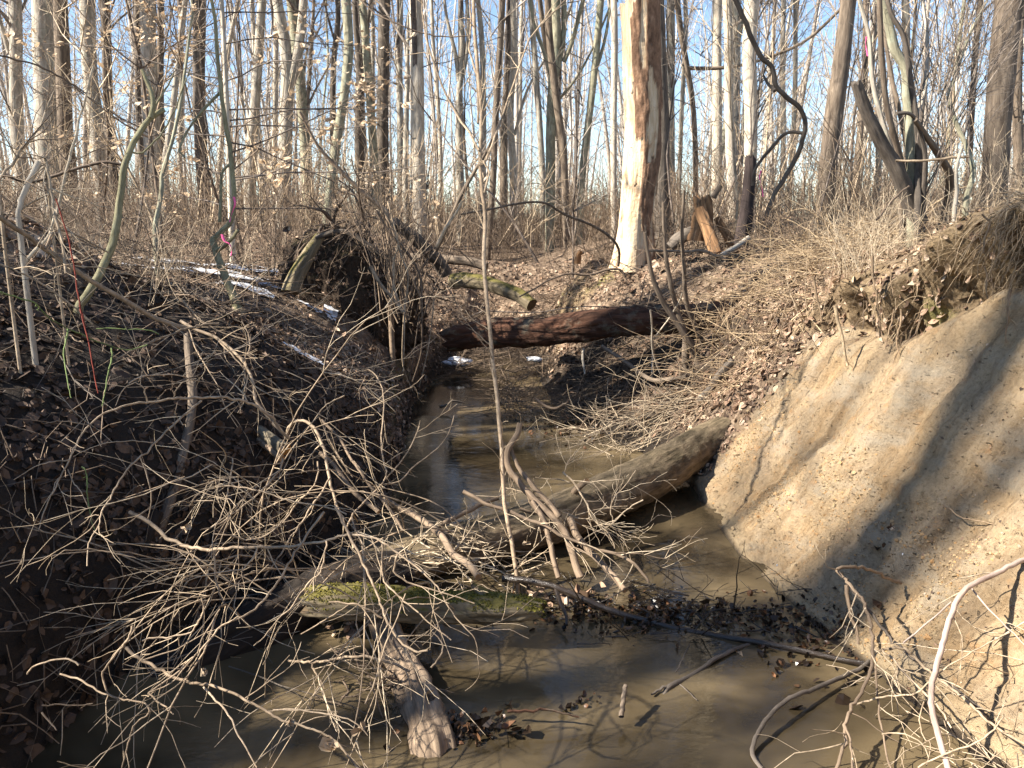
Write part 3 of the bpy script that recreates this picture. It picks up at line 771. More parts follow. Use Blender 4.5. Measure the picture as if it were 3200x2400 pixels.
tree('B', [(1508, 1270), (1525, 900), (1550, 700), (1580, 450), (1605, 200), (1620, 0)], 38, 36, 16, M['green'], 'green grey trunk leaning right between centre and the dead snag', 27, forks=[([(1590, 380), (1640, 240), (1665, 80)], 20, 14)])
tree('B', [(1690, 1200), (1688, 900), (1690, 500), (1695, 200), (1690, 0)], 32, 34, 14.5, M['pale'], 'very pale straight trunk just left of the dead snag', 28)
tree('B', [(1955, 1330), (1935, 1000), (1940, 700), (1925, 300), (1915, 0)], 90, 70, 13, M['dark'], 'dark trunk close behind the right side of the dead snag', 29, k=16)
tree('C', [(398, 980), (400, 600), (398, 300), (400, 0)], 52, 48, 16, M['pale'], 'pale trunk, left one of the pale pair right of the snag', 30)
tree('C', [(485, 1120), (470, 800), (460, 500), (462, 250), (450, 0)], 52, 44, 14, M['pale'], 'pale pinkish trunk, right one of the pale pair right of the snag', 31)
tree('C', [(575, 800), (575, 600), (570, 350), (560, 200), (585, 100), (575, -60)], 66, 76, 13, M['pale'], 'large pale trunk rising above the charred broken stem', 32, k=18, forks=[([(595, 160), (612, 60), (605, -40)], 26, 20)])
tree('C', [(740, 900), (745, 600), (738, 300), (745, 0)], 26, 24, 19, M['pale'], 'thin pale trunk left of the big leaning tree', 33)
tree('C', [(775, 980), (800, 600), (806, 300), (805, 0)], 28, 22, 20, M['grey'], 'thin grey trunk crossed by the twisting vine', 34)
tree('C', [(958, 1100), (975, 850), (1005, 600), (1040, 350), (1065, 150), (1085, -20)], 92, 80, 11.5, M['brown'], 'big leaning brown tree left of the multi stemmed clump', 35, k=20)
tree('C', [(1240, 900), (1235, 600), (1250, 300), (1240, 0)], 30, 26, 20, M['grey'], 'thin grey trunk seen through the multi stemmed clump', 36)
tree('C', [(1840, 960), (1850, 700), (1875, 400), (1900, 150), (1915, -20)], 120, 135, 10.5, M['brown'], 'big twig covered trunk at the upper right corner', 37, k=22)
tree('C', [(1965, 980), (1960, 700), (1955, 400), (1975, 0)], 50, 44, 12, M['brown'], 'brown trunk at the right edge beside the big twig covered trunk', 38)
tree('C', [(205, 900), (215, 600), (228, 350), (240, 100), (235, 0)], 24, 22, 17, M['grey'], 'thin grey trunk a little right of the dead snag', 39)
tree('C', [(290, 1000), (285, 700), (270, 500), (250, 380), (240, 330)], 26, 30, 15, M['brown'], 'brown stem holding a level broken bough right of the snag', 40, tot=6.5, crown=False, forks=[([(230, 352), (330, 358), (520, 350)], 22, 14)])

# other trees of the wood: slimmer trunks in the gaps, same build
rng = np.random.default_rng(5)
gm_ = [M['grey'], M['pale'], M['green'], M['brown'], M['grey']]
def random_trunk(rng, x, y, r0, h, lean=.05):
    z = tree_base(x, y)
    return wander(rng, (x, y, z), (rng.normal(0, lean), rng.normal(0, lean), 1), h * .6, 6, .035), np.linspace(r0, r0 * .7, 6)
spots = []
tries = 0
while len(spots) < 46 and tries < 4000:
    tries += 1
    y = rng.uniform(15, 42); x = rng.uniform(-.70, .70) * y
    if all((x - a) ** 2 + (y - b_) ** 2 > 1.3 for a, b_ in spots) and not (-1.5 < x < .8 and y < 16): spots.append((x, y))
for i, (x, y) in enumerate(spots):
    r0 = rng.uniform(.055, .15); P, r = random_trunk(rng, x, y, r0, 13)
    build_tree(P, r, P[0].copy(), gm_[i % 5], 'slim_tree', 'slim bare tree, one of the many thin grey trunks filling the wood behind', 'tree', 'slim bare trees filling the wood behind', 200 + i, k=8, amp=.04, tot=rng.uniform(10, 16), crown_h=rng.uniform(2.5, 5.5))
# saplings in front of them
for i in range(42):
    y = rng.uniform(9.5, 20); x = rng.uniform(-.68, .68) * y
    if abs(x + .5) < 1.4 and y < 14: x += 3 * np.sign(x + .5)
    r0 = rng.uniform(.010, .028)
    T = Tubes(); h = rng.uniform(3, 6.5)
    P = wander(rng, (x, y, tree_base(x, y)), (rng.normal(0, .14), rng.normal(0, .1), 1), h, 9, .07, .03)
    e = thing('sapling', 'thin leafless whip of a sapling in the undergrowth behind the creek', 'sapling', tuple(P[0]), 'thin saplings in the undergrowth')
    T.add(P - P[0], np.linspace(r0, .003, 9), 6)
    mt = [M['tw_grey'], M['tw_mid'], M['tw_pale']][i % 3]
    obj('stem', T.mesh('stem'), mt, e)
    T = Tubes()
    for k_ in range(9):
        t = rng.uniform(.2, .95); q = P[int(t * 8)] - P[0]; a = rng.uniform(0, 6.28); el = rng.uniform(.5, 1.1)
        grow(rng, T, q, (math.cos(a) * math.sin(el), math.sin(a) * math.sin(el), math.cos(el)), h * rng.uniform(.15, .35), r0 * .45, (5, 2), .12, .03, 6, .3, (.4, .8), 3, (.3, .6), .15, .0018)
    obj('twigs', T.mesh('twigs'), mt, e)['kind'] = 'stuff'
# trees standing left of the frame whose shade crosses the clay bank and the water
hA = hit(1985 / .69125, 850 / .69125, 3); hB = hit(2130 / .69125, 1060 / .69125, 2.5); hC = hit(1790 / .69125, 830 / .69125, 4)
for i, (px, py, pz, dist, r0, lab) in enumerate([(hA[0], hA[1], 1.5, 15, .21, 'a'), (hB[0], hB[1], .9, 14, .21, 'b'), (hC[0], hC[1], .6, 16, .07, 'c'), (hB[0], hB[1] - .75, 1.9, 21, .12, 'd'), (1.2, 7.8, .3, 9, .10, 'e'), (-.3, 6.3, 0, 17, .13, 'f'), (.3, 4.75, 0, 18, .13, 'g'), (-1.7, 7.7, 1, 7, .16, 'j'), (1.6, 9.6, 1.3, 13, .14, 'k'), (.2, 9.35, .2, 9, .20, 'l'), (1.1, 8.75, .4, 11, .20, 'm'), (1.2, 8.15, .3, 10, .13, 'n')]):
    x = px - math.cos(SUN_AZ) * dist; y = py - math.sin(SUN_AZ) * dist
    P, r = random_trunk(np.random.default_rng(40 + i), x, y, r0, 15, .03)
    build_tree(P, r, P[0].copy(), M['grey'], 'side_tree', 'bare grey tree standing out of view to the left, shading the creek', 'tree', 'trees standing left of the view', 400 + i, k=10, tot=15, crown_h=7.5 + (i % 3), low=False)

# the far wood: one mass
rng = np.random.default_rng(77)
T = Tubes()
for i in range(330):
    y = 30 + 75 * rng.random() ** 1.3; x = rng.uniform(-.75, .75) * y
    z = gz(x, y) - .2; h = rng.uniform(11, 19); r0 = rng.uniform(.05, .15)
    T.add(wander(rng, (x, y, z), (rng.normal(0, .05), rng.normal(0, .05), 1), h, 6, .05), np.linspace(r0, .02, 6), 5)
    for j in range(15):
        q = np.array([x, y, z + rng.uniform(.15, .95) * h]); a = rng.uniform(0, 6.28); el = rng.uniform(.3, 1.1)
        d = np.array([math.cos(a) * math.sin(el), math.sin(a) * math.sin(el), math.cos(el)]); L = rng.uniform(1, 3.2)
        P = wander(rng, q, d, L, 4, .15, .05); T.add(P, np.linspace(.022, .008, 4), 3)
        for _ in range(3):
            T.add(wander(rng, P[rng.integers(1, 4)], unit(d + rng.normal(0, .6, 3)), L * .45, 3, .2, .05), np.linspace(.011, .006, 3), 3)
m, nt, b = mat('far_wood')
setc(nt, b, mix(nt, attr(nt, 'lc').outputs['Fac'], (.28, .24, .20), (.55, .49, .42)), .9, .2)
o = obj('distant_woodland', T.mesh('distant_woodland'), m); tag(o, 'distant mass of bare grey trunks and branches at the back', 'woodland', kind='stuff')

# undergrowth: brown twiggy brush
tmpl = []
for s_ in range(10):
    T = Tubes()
    for _ in range(14):
        p = np.r_[rng.normal(0, .35, 2), 0]
        grow(rng, T, p, (rng.normal(0, .35), rng.normal(0, .35), 1), rng.uniform(.35, 1.1), .004, (4,), .16, .02, 5, .4, (.4, .9), 3, (.3, .6), .15, .0018)
    V, F, B, C = T.arrays(); tmpl.append((V, F, B, np.repeat(rng.random(1), len(V))))
def replicate(name, tm, P, rs, smin, smax, zs=1.0):
    Vs, Fs, Bs, Cs = [], [], [], []; base = 0
    for i, p in enumerate(P):
        V, F, B, C = tm[i % len(tm)]; a = rs.rand() * 6.28; s = rs.uniform(smin, smax)
        Rm = np.array([[math.cos(a), -math.sin(a), 0], [math.sin(a), math.cos(a), 0], [0, 0, zs]]) * s
        Vs.append(V @ Rm.T + p); Fs.append(F + base); base += len(V); Bs.append(B); Cs.append(np.full(len(V), rs.rand()))
    return mesh_np(name, np.concatenate(Vs), np.concatenate(Fs), True, {'bc': np.concatenate(Bs), 'lc': np.concatenate(Cs)})
d1 = infr * (cy > 8.5) * (cy < 34) * (czz > .9) * (1 - .8 * (cx > -1) * (cx < 2) * (cy < 11.5)) / np.maximum(cy, 8) * (cy > 9.6 - 1.5 * (cx < -2))
P, N, rs = scatter(760, d1, 12)
o = obj('undergrowth', replicate('undergrowth', tmpl, P, rs, .8, 1.7), M['tw_mid']); tag(o, 'brown leafless brush covering the forest floor', 'undergrowth', kind='stuff')
P, N, rs = scatter(170, infr * (cy > 13.5) * (cy < 34) / np.maximum(cy, 13), 16); P = P[:85]
o = obj('tall_brush', replicate('tall_brush', tmpl, P, rs, 2.0, 3.4), M['tw_tan']); tag(o, 'tall tan brush rising between the trunks at mid distance', 'brush', kind='stuff')
P, N, rs = scatter(90, infr * (cx > 1.5) * (cy > 5.5) * (cy < 10.5) * (czz > 1.1) + .8 * infr * (cx < -1.8) * (cy > 5.2) * (cy < 9) * (czz > 1.2), 13)
o = obj('bank_brush', replicate('bank_brush', tmpl, P, rs, .35, .75), M['tw_pale']); tag(o, 'pale dry stems standing along the tops of the banks', 'dry brush', kind='stuff')
# ------------------------------------------------------------------ the dead snag
def snag_fn(cyl, rr, u, an):
    ca, sa = cyl[..., 0], cyl[..., 1]
    h = cyl[..., 2]
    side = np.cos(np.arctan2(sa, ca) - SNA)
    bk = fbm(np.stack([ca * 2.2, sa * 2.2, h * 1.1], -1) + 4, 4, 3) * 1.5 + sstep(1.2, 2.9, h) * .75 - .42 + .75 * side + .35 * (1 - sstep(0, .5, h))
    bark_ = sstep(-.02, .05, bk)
    plate = fbm(np.stack([ca * 9, sa * 9, h * 5], -1), 4, 8)
    grain = fbm(np.stack([ca * 14, sa * 14, h * 1.6], -1), 3, 12)
    flare = 1 + .55 * np.exp(-h / .35) * (1 + .5 * np.cos(np.arctan2(sa, ca) * 4 + 1))
    rr = rr * flare + bark_ * (.014 + .018 * plate) + (1 - bark_) * .006 * grain - .02 * (np.abs(grain) < .04) * (1 - bark_) * .4
    return rr, bark_
SNA = 0.0
P, r = trace('B', [(1790, 1345), (1800, 1150), (1825, 900), (1840, 650), (1830, 300), (1820, 10)], 10.2, 10.2, 150, 196)
r = np.interp(np.linspace(0, 1, len(r)), [0, .2, .45, 1], [r[0], r[0] * .98, r[-1] * .92, r[-1]])
loc = P[0].copy(); loc[2] = gz(loc[0], loc[1]) - .1
P = np.vstack([[P[0][0], P[0][1], loc[2]], P]); r = np.r_[r[0], r]
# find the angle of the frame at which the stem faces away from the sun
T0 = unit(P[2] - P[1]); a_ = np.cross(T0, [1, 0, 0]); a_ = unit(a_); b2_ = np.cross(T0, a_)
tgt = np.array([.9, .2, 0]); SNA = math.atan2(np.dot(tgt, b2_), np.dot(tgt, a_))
m, nt, b = mat('snag_wood_and_bark')
v = attr(nt, 'bc').outputs['Vector']; ex = attr(nt, 'ex').outputs['Fac']
gr = noise(nt, mapping(nt, v, (1, 1, .12)), 22, 6, .7, .3)
wood = ramp(nt, gr, [(.25, (.34, .20, .10)), (.5, (.60, .46, .30)), (.7, (.72, .60, .44))])
wood = mix(nt, ramp(nt, noise(nt, v, 5, 5, .7), [(.55, 0.), (.7, .7)]), wood, (.34, .16, .07))
bkc = ramp(nt, noise(nt, mapping(nt, v, (1, 1, .5)), 18, 6, .7), [(.3, (.07, .04, .025)), (.55, (.24, .14, .085)), (.75, (.38, .25, .16))])
setc(nt, b, mix(nt, ex, wood, bkc), .9, .2)
bump(nt, b, mth(nt, 'ADD', gr, noise(nt, v, 30, 4, .7)), .012, .9)
e = thing('snag', 'dead snapped trunk with bark peeling off bright tan wood', 'dead tree', tuple(loc))
obj('trunk', log_mesh('trunk', P - loc, r, 96, .025, .05, .004, fn=snag_fn, jag1=.16, seed=2), m, e)
for k_, (fx, w_) in enumerate([(1700, 1), (1885, .8), (1770, .9)]):
    T_ = Tubes()
# bark slabs hanging on the snag
def slab(name, w, h, t, seed, m, parent, loc, rot):
    rs = np.random.RandomState(seed); n = 7; k = 5
    u, v_ = np.meshgrid(np.linspace(-.5, .5, k), np.linspace(0, 1, n), indexing='ij')
    wob = 1 - .35 * rs.rand(n)[None]; 
    x = u * w * wob; z = v_ * h + .05 * h * rs.randn(k, 1) * np.abs(v_ - .5) * 2; y = .06 * h * np.sin(v_ * 3) + (u * 2) ** 2 * w * .2
    f = np.stack([x, y, z], -1).reshape(-1, 3); bk = f + np.array([0, t, 0])
    i, j = np.meshgrid(np.arange(k - 1), np.arange(n - 1), indexing='ij'); a = (i * n + j).ravel()
    q = np.stack([a, a + n, a + n + 1, a + 1], -1); N_ = k * n
    rim = [(x_, y_) for x_, y_ in zip([j for j in range(n)], range(1, n))]
    edge = [i * n for i in range(k)] + [(k - 1) * n + j for j in range(1, n)] + [i * n + n - 1 for i in range(k - 2, -1, -1)] + [j for j in range(n - 2, 0, -1)]
    ed = np.array(edge); ed2 = np.roll(ed, -1)
    F = np.vstack([q, q[:, ::-1] + N_, np.stack([ed, ed + N_, ed2 + N_, ed2], -1)])
    V = np.vstack([f, bk])
    o = obj(name, mesh_np(name, V, F, False, {'bc': V, 'lc': rs.rand(len(V))}), m, parent, loc); o.rotation_euler = rot
    return o
for i in range(16):
    h_ = random.Random(i).uniform(.6, 3.0); rr_ = random.Random(i + 50); pl = np.array([np.interp(h_, P[:, 2] - loc[2], P[:, k] - loc[k]) for k in range(2)]); R1 = np.interp(h_, P[:, 2] - loc[2], r)
    an_ = rr_.uniform(-2.6, .5)
    slab('bark_slab', rr_.uniform(.03, .09), rr_.uniform(.10, .32), .012, i, M['brown'], e, (pl[0] + math.cos(an_) * R1 * 1.03, pl[1] + math.sin(an_) * R1 * 1.03, h_), (rr_.uniform(-.15, .15), rr_.uniform(-.2, .2), an_ + math.pi / 2))

# ------------------------------------------------------------------ logs
def logthing(name, label, cat, P, r, m, k=40, **kw):
    loc = P[0].copy()
    e = thing(name, label, cat, tuple(loc))
    o = obj('stem', log_mesh('stem', P - loc, r, k, **kw), m, e)
    return e, loc

# red rotten log across the creek
P, r = trace('J', [(-130, 800), (100, 760), (300, 745), (620, 735), (900, 700), (1200, 655), (1500, 640), (1800, 625), (2120, 590)], 8.9, 8.1, 215, 215)
r = np.interp(np.linspace(0, 1, len(r)), [0, .25, .6, 1], [r[0] * .85, r[0] * 1.05, r[0] * .98, r[0] * .93])
e, loc = logthing('rotten_log', 'rotting red brown log spanning the creek like a bridge', 'log', P, r, M['redrot'], 56, step=.02, amp=.09, rough=.03, seed=11, jag0=.15)
rng = np.random.default_rng(31)
top = [(P[i] + np.array([0, rng.normal(0, .05), r[i] * .98])) for i in range(len(P))]
for i in range(46):
    q = top[rng.integers(3, len(top) - 2)] + np.array([rng.uniform(-.1, .1), 0, .01]); T = Tubes()
    grow(rng, T, q - loc, (rng.choice([-1, 1]) * 1, rng.normal(0, .35), rng.normal(0, .12)), rng.uniform(.2, .8), rng.uniform(.002, .006), (2,), .15, -.02, 6, .4)
    if i < 12:
        V, F, B, C = T.arrays()
        obj('caught_twigs', mesh_np('caught_twigs', V, F, True, {'bc': B, 'lc': C}), M['tw_mid'], e)['kind'] = 'stuff'
# thin branch lying along the top of the red log
P2, r2 = trace('J', [(0, 640), (150, 570), (350, 575), (600, 575), (800, 545), (1000, 530), (1200, 535), (1330, 545)], 8.55, 8.1, 11, 7)
T = Tubes().add(P2, r2, 6); o = obj('lying_branch', T.mesh('lying_branch', P2[0]), M['tw_grey'], None, P2[0]); tag(o, 'long thin grey branch lying along the top of the red log', 'branch')

# foreground log from the clay bank down into the water
P, r = trace_z('P', [(1565, 935), (1500, 972), (1400, 1032), (1290, 1082), (1150, 1138), (1000, 1180), (900, 1205), (800, 1235)], [.30, .23, .19, .16, .14, .12, .09, .03], 92, 118)
r = np.interp(np.linspace(0, 1, len(r)), [0, .15, .4, .7, 1], [.15, .158, .155, .14, .11])
e, loc = logthing('fallen_log', 'long wet log reaching from the foot of the clay bank into the creek', 'log', P, r, M['log'], 72, step=.012, amp=.07, rough=.012, fine=16, seed=21, jag0=.05)
for (f, pts, d0, d1, w0, w1) in [('E', [(1440, 1290), (1430, 1250), (1470, 1170), (1540, 1110)], 4.95, 4.75, 44, 34)]:
    Q, qr = trace(f, pts, d0, d1, w0, w1)
    obj('branch_stub', log_mesh('branch_stub', Q - loc, qr, 14, .02, .08, .004, seed=5), M['drift'], e)
# second dark log in the shade below
P, r = trace('P', [(880, 1240), (740, 1270), (600, 1330), (470, 1400), (330, 1480)], 4.0, 3.3, 110, 110)
logthing('dark_log', 'dark reddish log in deep shade under the twig tangle, lower left', 'log', P, r, M['shadelog'], 36, step=.03, amp=.14, rough=.03, seed=22)

# mossy half log and the post it rests on
def flat_fn(cyl, rr, u, an): return rr * (1 - .32 * (np.abs(cyl[..., 0]) > .75) * 1.0), None
P, r = trace('P', [(668, 1298), (780, 1300), (900, 1306), (1040, 1312), (1172, 1316)], 3.60, 3.45, 70, 62)
e, loc = logthing('mossy_log', 'short moss topped log lying level across the grey post', 'log', P, r * np.interp(np.linspace(0, 1, len(r)), [0, .1, .85, .95, 1], [.85, 1.05, 1.0, .82, .5]), M['mosslog'], 56, step=.010, amp=.13, rough=.016, seed=23, jag0=.07, jag1=.03)
stem_ = [o_ for o_ in e.children][-1].data
vp_ = np.array([v_.co for v_ in stem_.vertices]); vn_ = np.array([v_.normal for v_ in stem_.vertices])
ok_ = (vn_[:, 2] > .25) & (fbm((vp_ + loc) * 14, 3, 6) + .45 * vn_[:, 2] > .22)
ix = np.random.RandomState(4).choice(np.where(ok_)[0], 5200); rs2 = np.random.RandomState(4)
m_moss, nt_, b_ = mat('moss_tuft'); setc(nt_, b_, ramp(nt_, attr(nt_, 'lc').outputs['Fac'], [(0, (.05, .05, .010)), (.6, (.17, .15, .03)), (1, (.26, .22, .05))]), .95, .1)
obj('moss', leaves('moss', vp_[ix] + rs2.normal(0, .003, (5200, 3)), vn_[ix], rs2, .008, 1.2, .002, 1.0), m_moss, e)['kind'] = 'stuff'
Q, qr = trace('G', [(1395, 430), (1390, 470), (1400, 490)], 3.58, 3.58, 40, 12)
obj('broken_corner', log_mesh('broken_corner', Q - loc, qr, 12, .01, .1, .004, seed=8), M['mosslog'], e)
Q, qr = trace('G', [(2090, 355), (2060, 330), (2040, 312)], 3.5, 3.5, 50, 20)
obj('knot', log_mesh('knot', Q - loc, qr, 12, .01, .1, .004, seed=8), M['mosslog'], e)
P, r = trace('G', [(1870, 1060), (1840, 960), (1810, 830), (1760, 700), (1700, 590), (1660, 470), (1650, 440)], 2.74, 3.62, 160, 120)
P[0][2] = -.15
r = np.interp(np.linspace(0, 1, len(r)), [0, .25, .45, .6, 1], [.105, .085, .078, .07, .075])
def post_fn(cyl, rr, u, an):
    g = fbm(np.stack([cyl[..., 0] * 5, cyl[..., 1] * 5, cyl[..., 2] * 1.6], -1), 4, 61)
    return rr * (1 + .28 * g + .18 * fbm(cyl * np.array([2, 2, 9]), 3, 65)) + .010 * fbm(np.stack([cyl[..., 0] * 6, cyl[..., 1] * 6, cyl[..., 2] * 14], -1), 4, 62), None
e, loc = logthing('weathered_post', 'weathered grey snag of a stem standing in the water under the mossy log', 'stump', P, r, M['drift'], 60, step=.008, amp=.08, rough=.004, seed=24, fn=post_fn)
Q, qr = trace('G', [(1790, 770), (1830, 790), (1862, 800)], 3.18, 3.02, 66, 58)
def ring_fn(cyl, rr, u, an): return rr, None
obj('hollow_knot', log_mesh('hollow_knot', Q - loc, qr, 20, .006, .12, .003, seed=7), M['drift'], e)
Q, qr = trace('G', [(1846, 800), (1866, 803)], 3.035, 2.985, 30, 26)
obj('hole_shade', log_mesh('hole_shade', Q - loc, qr, 12, .01, .05, .001, seed=9), M['wet'], e)  # dark plug standing in for the shade inside the hole

# mossy fallen trunk and companion behind the creek
P, r = trace('J', [(-90, 330), (40, 325), (180, 345), (330, 400), (450, 450), (540, 520)], 10.9, 10.1, 125, 105)
logthing('mossy_fallen_trunk', 'bright mossy fallen trunk sloping down behind the red log', 'log', P, r, M['mosslog'], 36, step=.03, amp=.08, rough=.012, seed=25)
P, r = trace('J', [(-420, 140), (-200, 150), (0, 165), (80, 180), (180, 215)], 12.2, 11.8, 70, 72)
logthing('grey_fallen_trunk', 'grey brown fallen trunk lying level just above the mossy one', 'log', P, r, M['brown'], 28, step=.05, amp=.07, rough=.01, seed=26)
# cut log with orange end, left bank
P, r = trace('D', [(1180, 610), (1290, 690), (1400, 755), (1520, 850), (1640, 935)], 5.0, 4.35, 66, 84)
logthing('sawn_log', 'slim log on the left bank ending in a fresh splintered orange face', 'log', P, r, bark('bark_sawn', (.10, .08, .055), (.30, .25, .17), 16, .3, endcol=(.62, .30, .08)), 28, step=.02, amp=.05, rough=.006, seed=27, jag1=.03)
P, r = trace('D', [(1480, 870), (1560, 930), (1625, 985)], 4.5, 4.3, 34, 40)
logthing('split_limb', 'thinner limb lying along the underside of the splintered log', 'branch', P, r, M['drift'], 20, step=.02, amp=.05, rough=.004, seed=28)
# dark fallen trunk at left edge
P, r = trace('D', [(-60, -120), (120, -20), (260, 60), (400, 115), (500, 190), (800, 330), (1050, 480)], 4.6, 5.2, 120, 60)
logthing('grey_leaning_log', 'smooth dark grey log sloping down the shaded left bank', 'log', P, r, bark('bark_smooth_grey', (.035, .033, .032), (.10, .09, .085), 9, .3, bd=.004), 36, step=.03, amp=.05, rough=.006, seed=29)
# mottled standing stem
P, r = trace('D', [(800, 1640), (900, 1420), (980, 1220), (1040, 1000), (1085, 820), (1110, 650), (1100, 480), (1085, 340), (1080, 270)], 3.5, 4.5, 70, 44)
logthing('mottled_stem', 'mottled upright dead stem streaked by twig shadows on the left bank', 'dead stem', P, r, M['brown'], 26, step=.02, amp=.08, rough=.006, seed=30)
P, r = trace('G', [(0, 940), (150, 800), (330, 600), (500, 400), (600, 200), (680, 0)], 2.8, 3.7, 50, 50)
logthing('shaded_stem', 'dark stem leaning across the deep shade at the lower left', 'dead stem', P, r, M['shadelog'], 24, step=.03, amp=.05, rough=.005, seed=31)

# ------------------------------------------------------------------ upturned root plate
rs = np.random.RandomState(3)
def lump(name, c, rad, res, amp, m, parent, seed, zone=False):
    th, ph = np.meshgrid(np.linspace(0, math.pi, res), np.linspace(0, 2 * math.pi, 2 * res, endpoint=False), indexing='ij')
    d = np.stack([np.sin(th) * np.cos(ph), np.sin(th) * np.sin(ph), np.cos(th)], -1)
    f = 1 + amp * fbm(d * 2.2 + seed, 3, seed) + amp * .7 * fbm(d * 7 + seed, 4, seed + 3)
    V = (d * f[..., None] * np.array(rad)).reshape(-1, 3)
    k = 2 * res; i, j = np.meshgrid(np.arange(res - 1), np.arange(k), indexing='ij')
    F = np.stack([i * k + j, (i + 1) * k + j, (i + 1) * k + (j + 1) % k, i * k + (j + 1) % k], -1).reshape(-1, 4)
    return obj(name, mesh_np(name, V, F, True, {'bc': V, 'lc': rs.rand(len(V)), 'end': np.zeros(len(V))}), m, parent, c)
c0, _ = at(*fr('I', (600, 560)), 8.5)
loc = np.array([c0[0], 8.5, gz(c0[0], 8.5) - .3])
e = thing('root_plate', 'upturned root plate of a fallen tree, a dark earthy hump with roots', 'root plate', tuple(loc))
me_ = bark('root_earth', (.018, .012, .008), (.09, .06, .04), 16, .8, bd=.05, moss=.25, mosscol=(.10, .09, .025))
lump('earth', (-.1, .15, .22), (.66, .40, .72), 70, .26, me_, e, 4)
lump('earth_shoulder', (.42, .15, .08), (.46, .36, .46), 54, .28, me_, e, 9)
Q, qr = trace('I', [(420, 235), (330, 380), (250, 520), (190, 640), (170, 730)], 8.2, 8.0, 90, 190)
obj('mossy_root', log_mesh('mossy_root', Q - loc, qr * .9, 26, .03, .12, .015, seed=44), M['mosslog'], e)
Q, qr = trace('I', [(1050, 120), (1150, 200), (1260, 290), (1350, 380), (1430, 450), (1500, 560)], 8.7, 9.2, 130, 170)
obj('dark_root', log_mesh('dark_root', Q - loc, qr * .7, 26, .03, .16, .02, seed=45), M['dark'], e)
Q, qr = trace('I', [(380, 260), (500, 215), (640, 205), (760, 280), (880, 360), (980, 420)], 8.15, 8.2, 46, 60)
obj('rim_root', log_mesh('rim_root', Q - loc, qr, 16, .03, .12, .008, seed=46), M['dark'], e)
pp_, nn_ = [], []
for nm_, c_ in (('earth', (-.1, .15, .22)), ('earth_shoulder', (.42, .15, .08))):
    me2 = [o_ for o_ in e.children if o_.name.split('.')[0] == nm_][-1].data
    for v_ in me2.vertices:
        if v_.normal.y < .3 and v_.normal.z > -.5: pp_.append(np.array(v_.co) + c_); nn_.append(np.array(v_.normal))
pp_ = np.array(pp_); nn_ = np.array(nn_); rs2 = np.random.RandomState(8); ix = rs2.choice(len(pp_), 1500)
sv = rs2.rand(1500) * .8
obj('clinging_leaves', leaves('clinging_leaves', pp_[ix], nn_[ix], rs2, .036, .5, .005, 1.2, sv), M['leaf'], e)['kind'] = 'stuff'
T = Tubes(); rng = np.random.default_rng(19)
for k_ in rng.choice(len(pp_), 260):
    T.add(wander(rng, pp_[k_], nn_[k_] + rng.normal(0, .5, 3) + [0, -.2, -.4], rng.uniform(.08, .4), 6, .35, -.12), np.linspace(1, .3, 6) * rng.uniform(.0015, .005), 4)
obj('fine_roots', T.mesh('fine_roots'), M['tw_mid'], e)['kind'] = 'stuff'
rng = np.random.default_rng(9)
for i in range(26):
    T = Tubes(); a = rng.uniform(-.3, math.pi + .3)
    q = np.array([.15 + math.cos(a) * .75, -.05 + rng.uniform(-.2, .15), .35 + abs(math.sin(a)) * .75])
    grow(rng, T, q, (math.cos(a) * .8, -.5 + rng.normal(0, .4), rng.normal(-.1, .5)), rng.uniform(.3, .8), rng.uniform(.006, .018), (3, 2), .25, -.06, 7, .25, k=6)
    V, F, B, C = T.arrays(); o = obj('root', mesh_np('root', V, F, True, {'bc': B, 'lc': C}), M['tw_mid'], e)
# hanging shrub stems before the root plate
e = thing('hanging_shrub', 'clump of pale upright and drooping stems hanging over the creek beside the root plate', 'shrub', tuple(at(*fr('I', (1150, 950)), 8.0)[0]))
loc = np.array(e.location)
HS = [([(900, 20), (1000, 200), (1120, 330), (1230, 480), (1290, 640), (1290, 800), (1295, 1000), (1290, 1250), (1215, 1500)], 30, 14),
      ([(1140, 920), (1130, 1100), (1125, 1300), (1150, 1430), (1215, 1580)], 14, 8), ([(1150, 800), (1145, 1000), (1140, 1250), (1130, 1450)], 12, 7),
      ([(1275, 900), (1250, 1080), (1220, 1300), (1190, 1480)], 11, 7), ([(1400, 780), (1385, 950), (1360, 1150), (1320, 1350), (1270, 1550)], 12, 8),
      ([(850, 500), (900, 600), (960, 690), (1040, 780), (1130, 900)], 34, 26), ([(1150, 930), (1200, 720), (1270, 560), (1350, 440)], 40, 24),
      ([(1130, 900), (1060, 700), (1045, 500), (1090, 300), (1040, 100), (1000, -60)], 22, 10), ([(1140, 900), (1180, 600), (1120, 420), (1060, 200), (960, 0)], 20, 10),
      ([(1170, 900), (1240, 700), (1290, 500), (1340, 300), (1350, 100), (1330, -100)], 14, 7), ([(1030, 880), (1040, 720), (1060, 540), (1040, 420)], 18, 10),
      ([(1420, 340), (1500, 180), (1600, 30), (1640, -60)], 34, 22), ([(1360, 440), (1420, 330), (1300, 180), (1130, 30)], 12, 8)]
for i, (pts, w0, w1) in enumerate(HS):
    d = 7.9 + .25 * math.sin(i * 2.3)
    Q, qr = trace('I', pts, d, d + .15 * math.cos(i), w0, w1)
    T = Tubes().add(Q - loc, qr, 7)
    obj('stem', T.mesh('stem'), M['tw_pale'] if i % 3 else M['tw_mid'], e)
T = Tubes(); rng = np.random.default_rng(61)
for i in range(34):
    q = np.array([rng.normal(.0, .13), rng.normal(0, .12), rng.uniform(-.1, .2)])
    grow(rng, T, q, (rng.normal(0, .3), rng.normal(0, .2), 1), rng.uniform(.5, 1.9), rng.uniform(.004, .009), (3,), .1, .02, 8, .3, (.3, .7), 4)
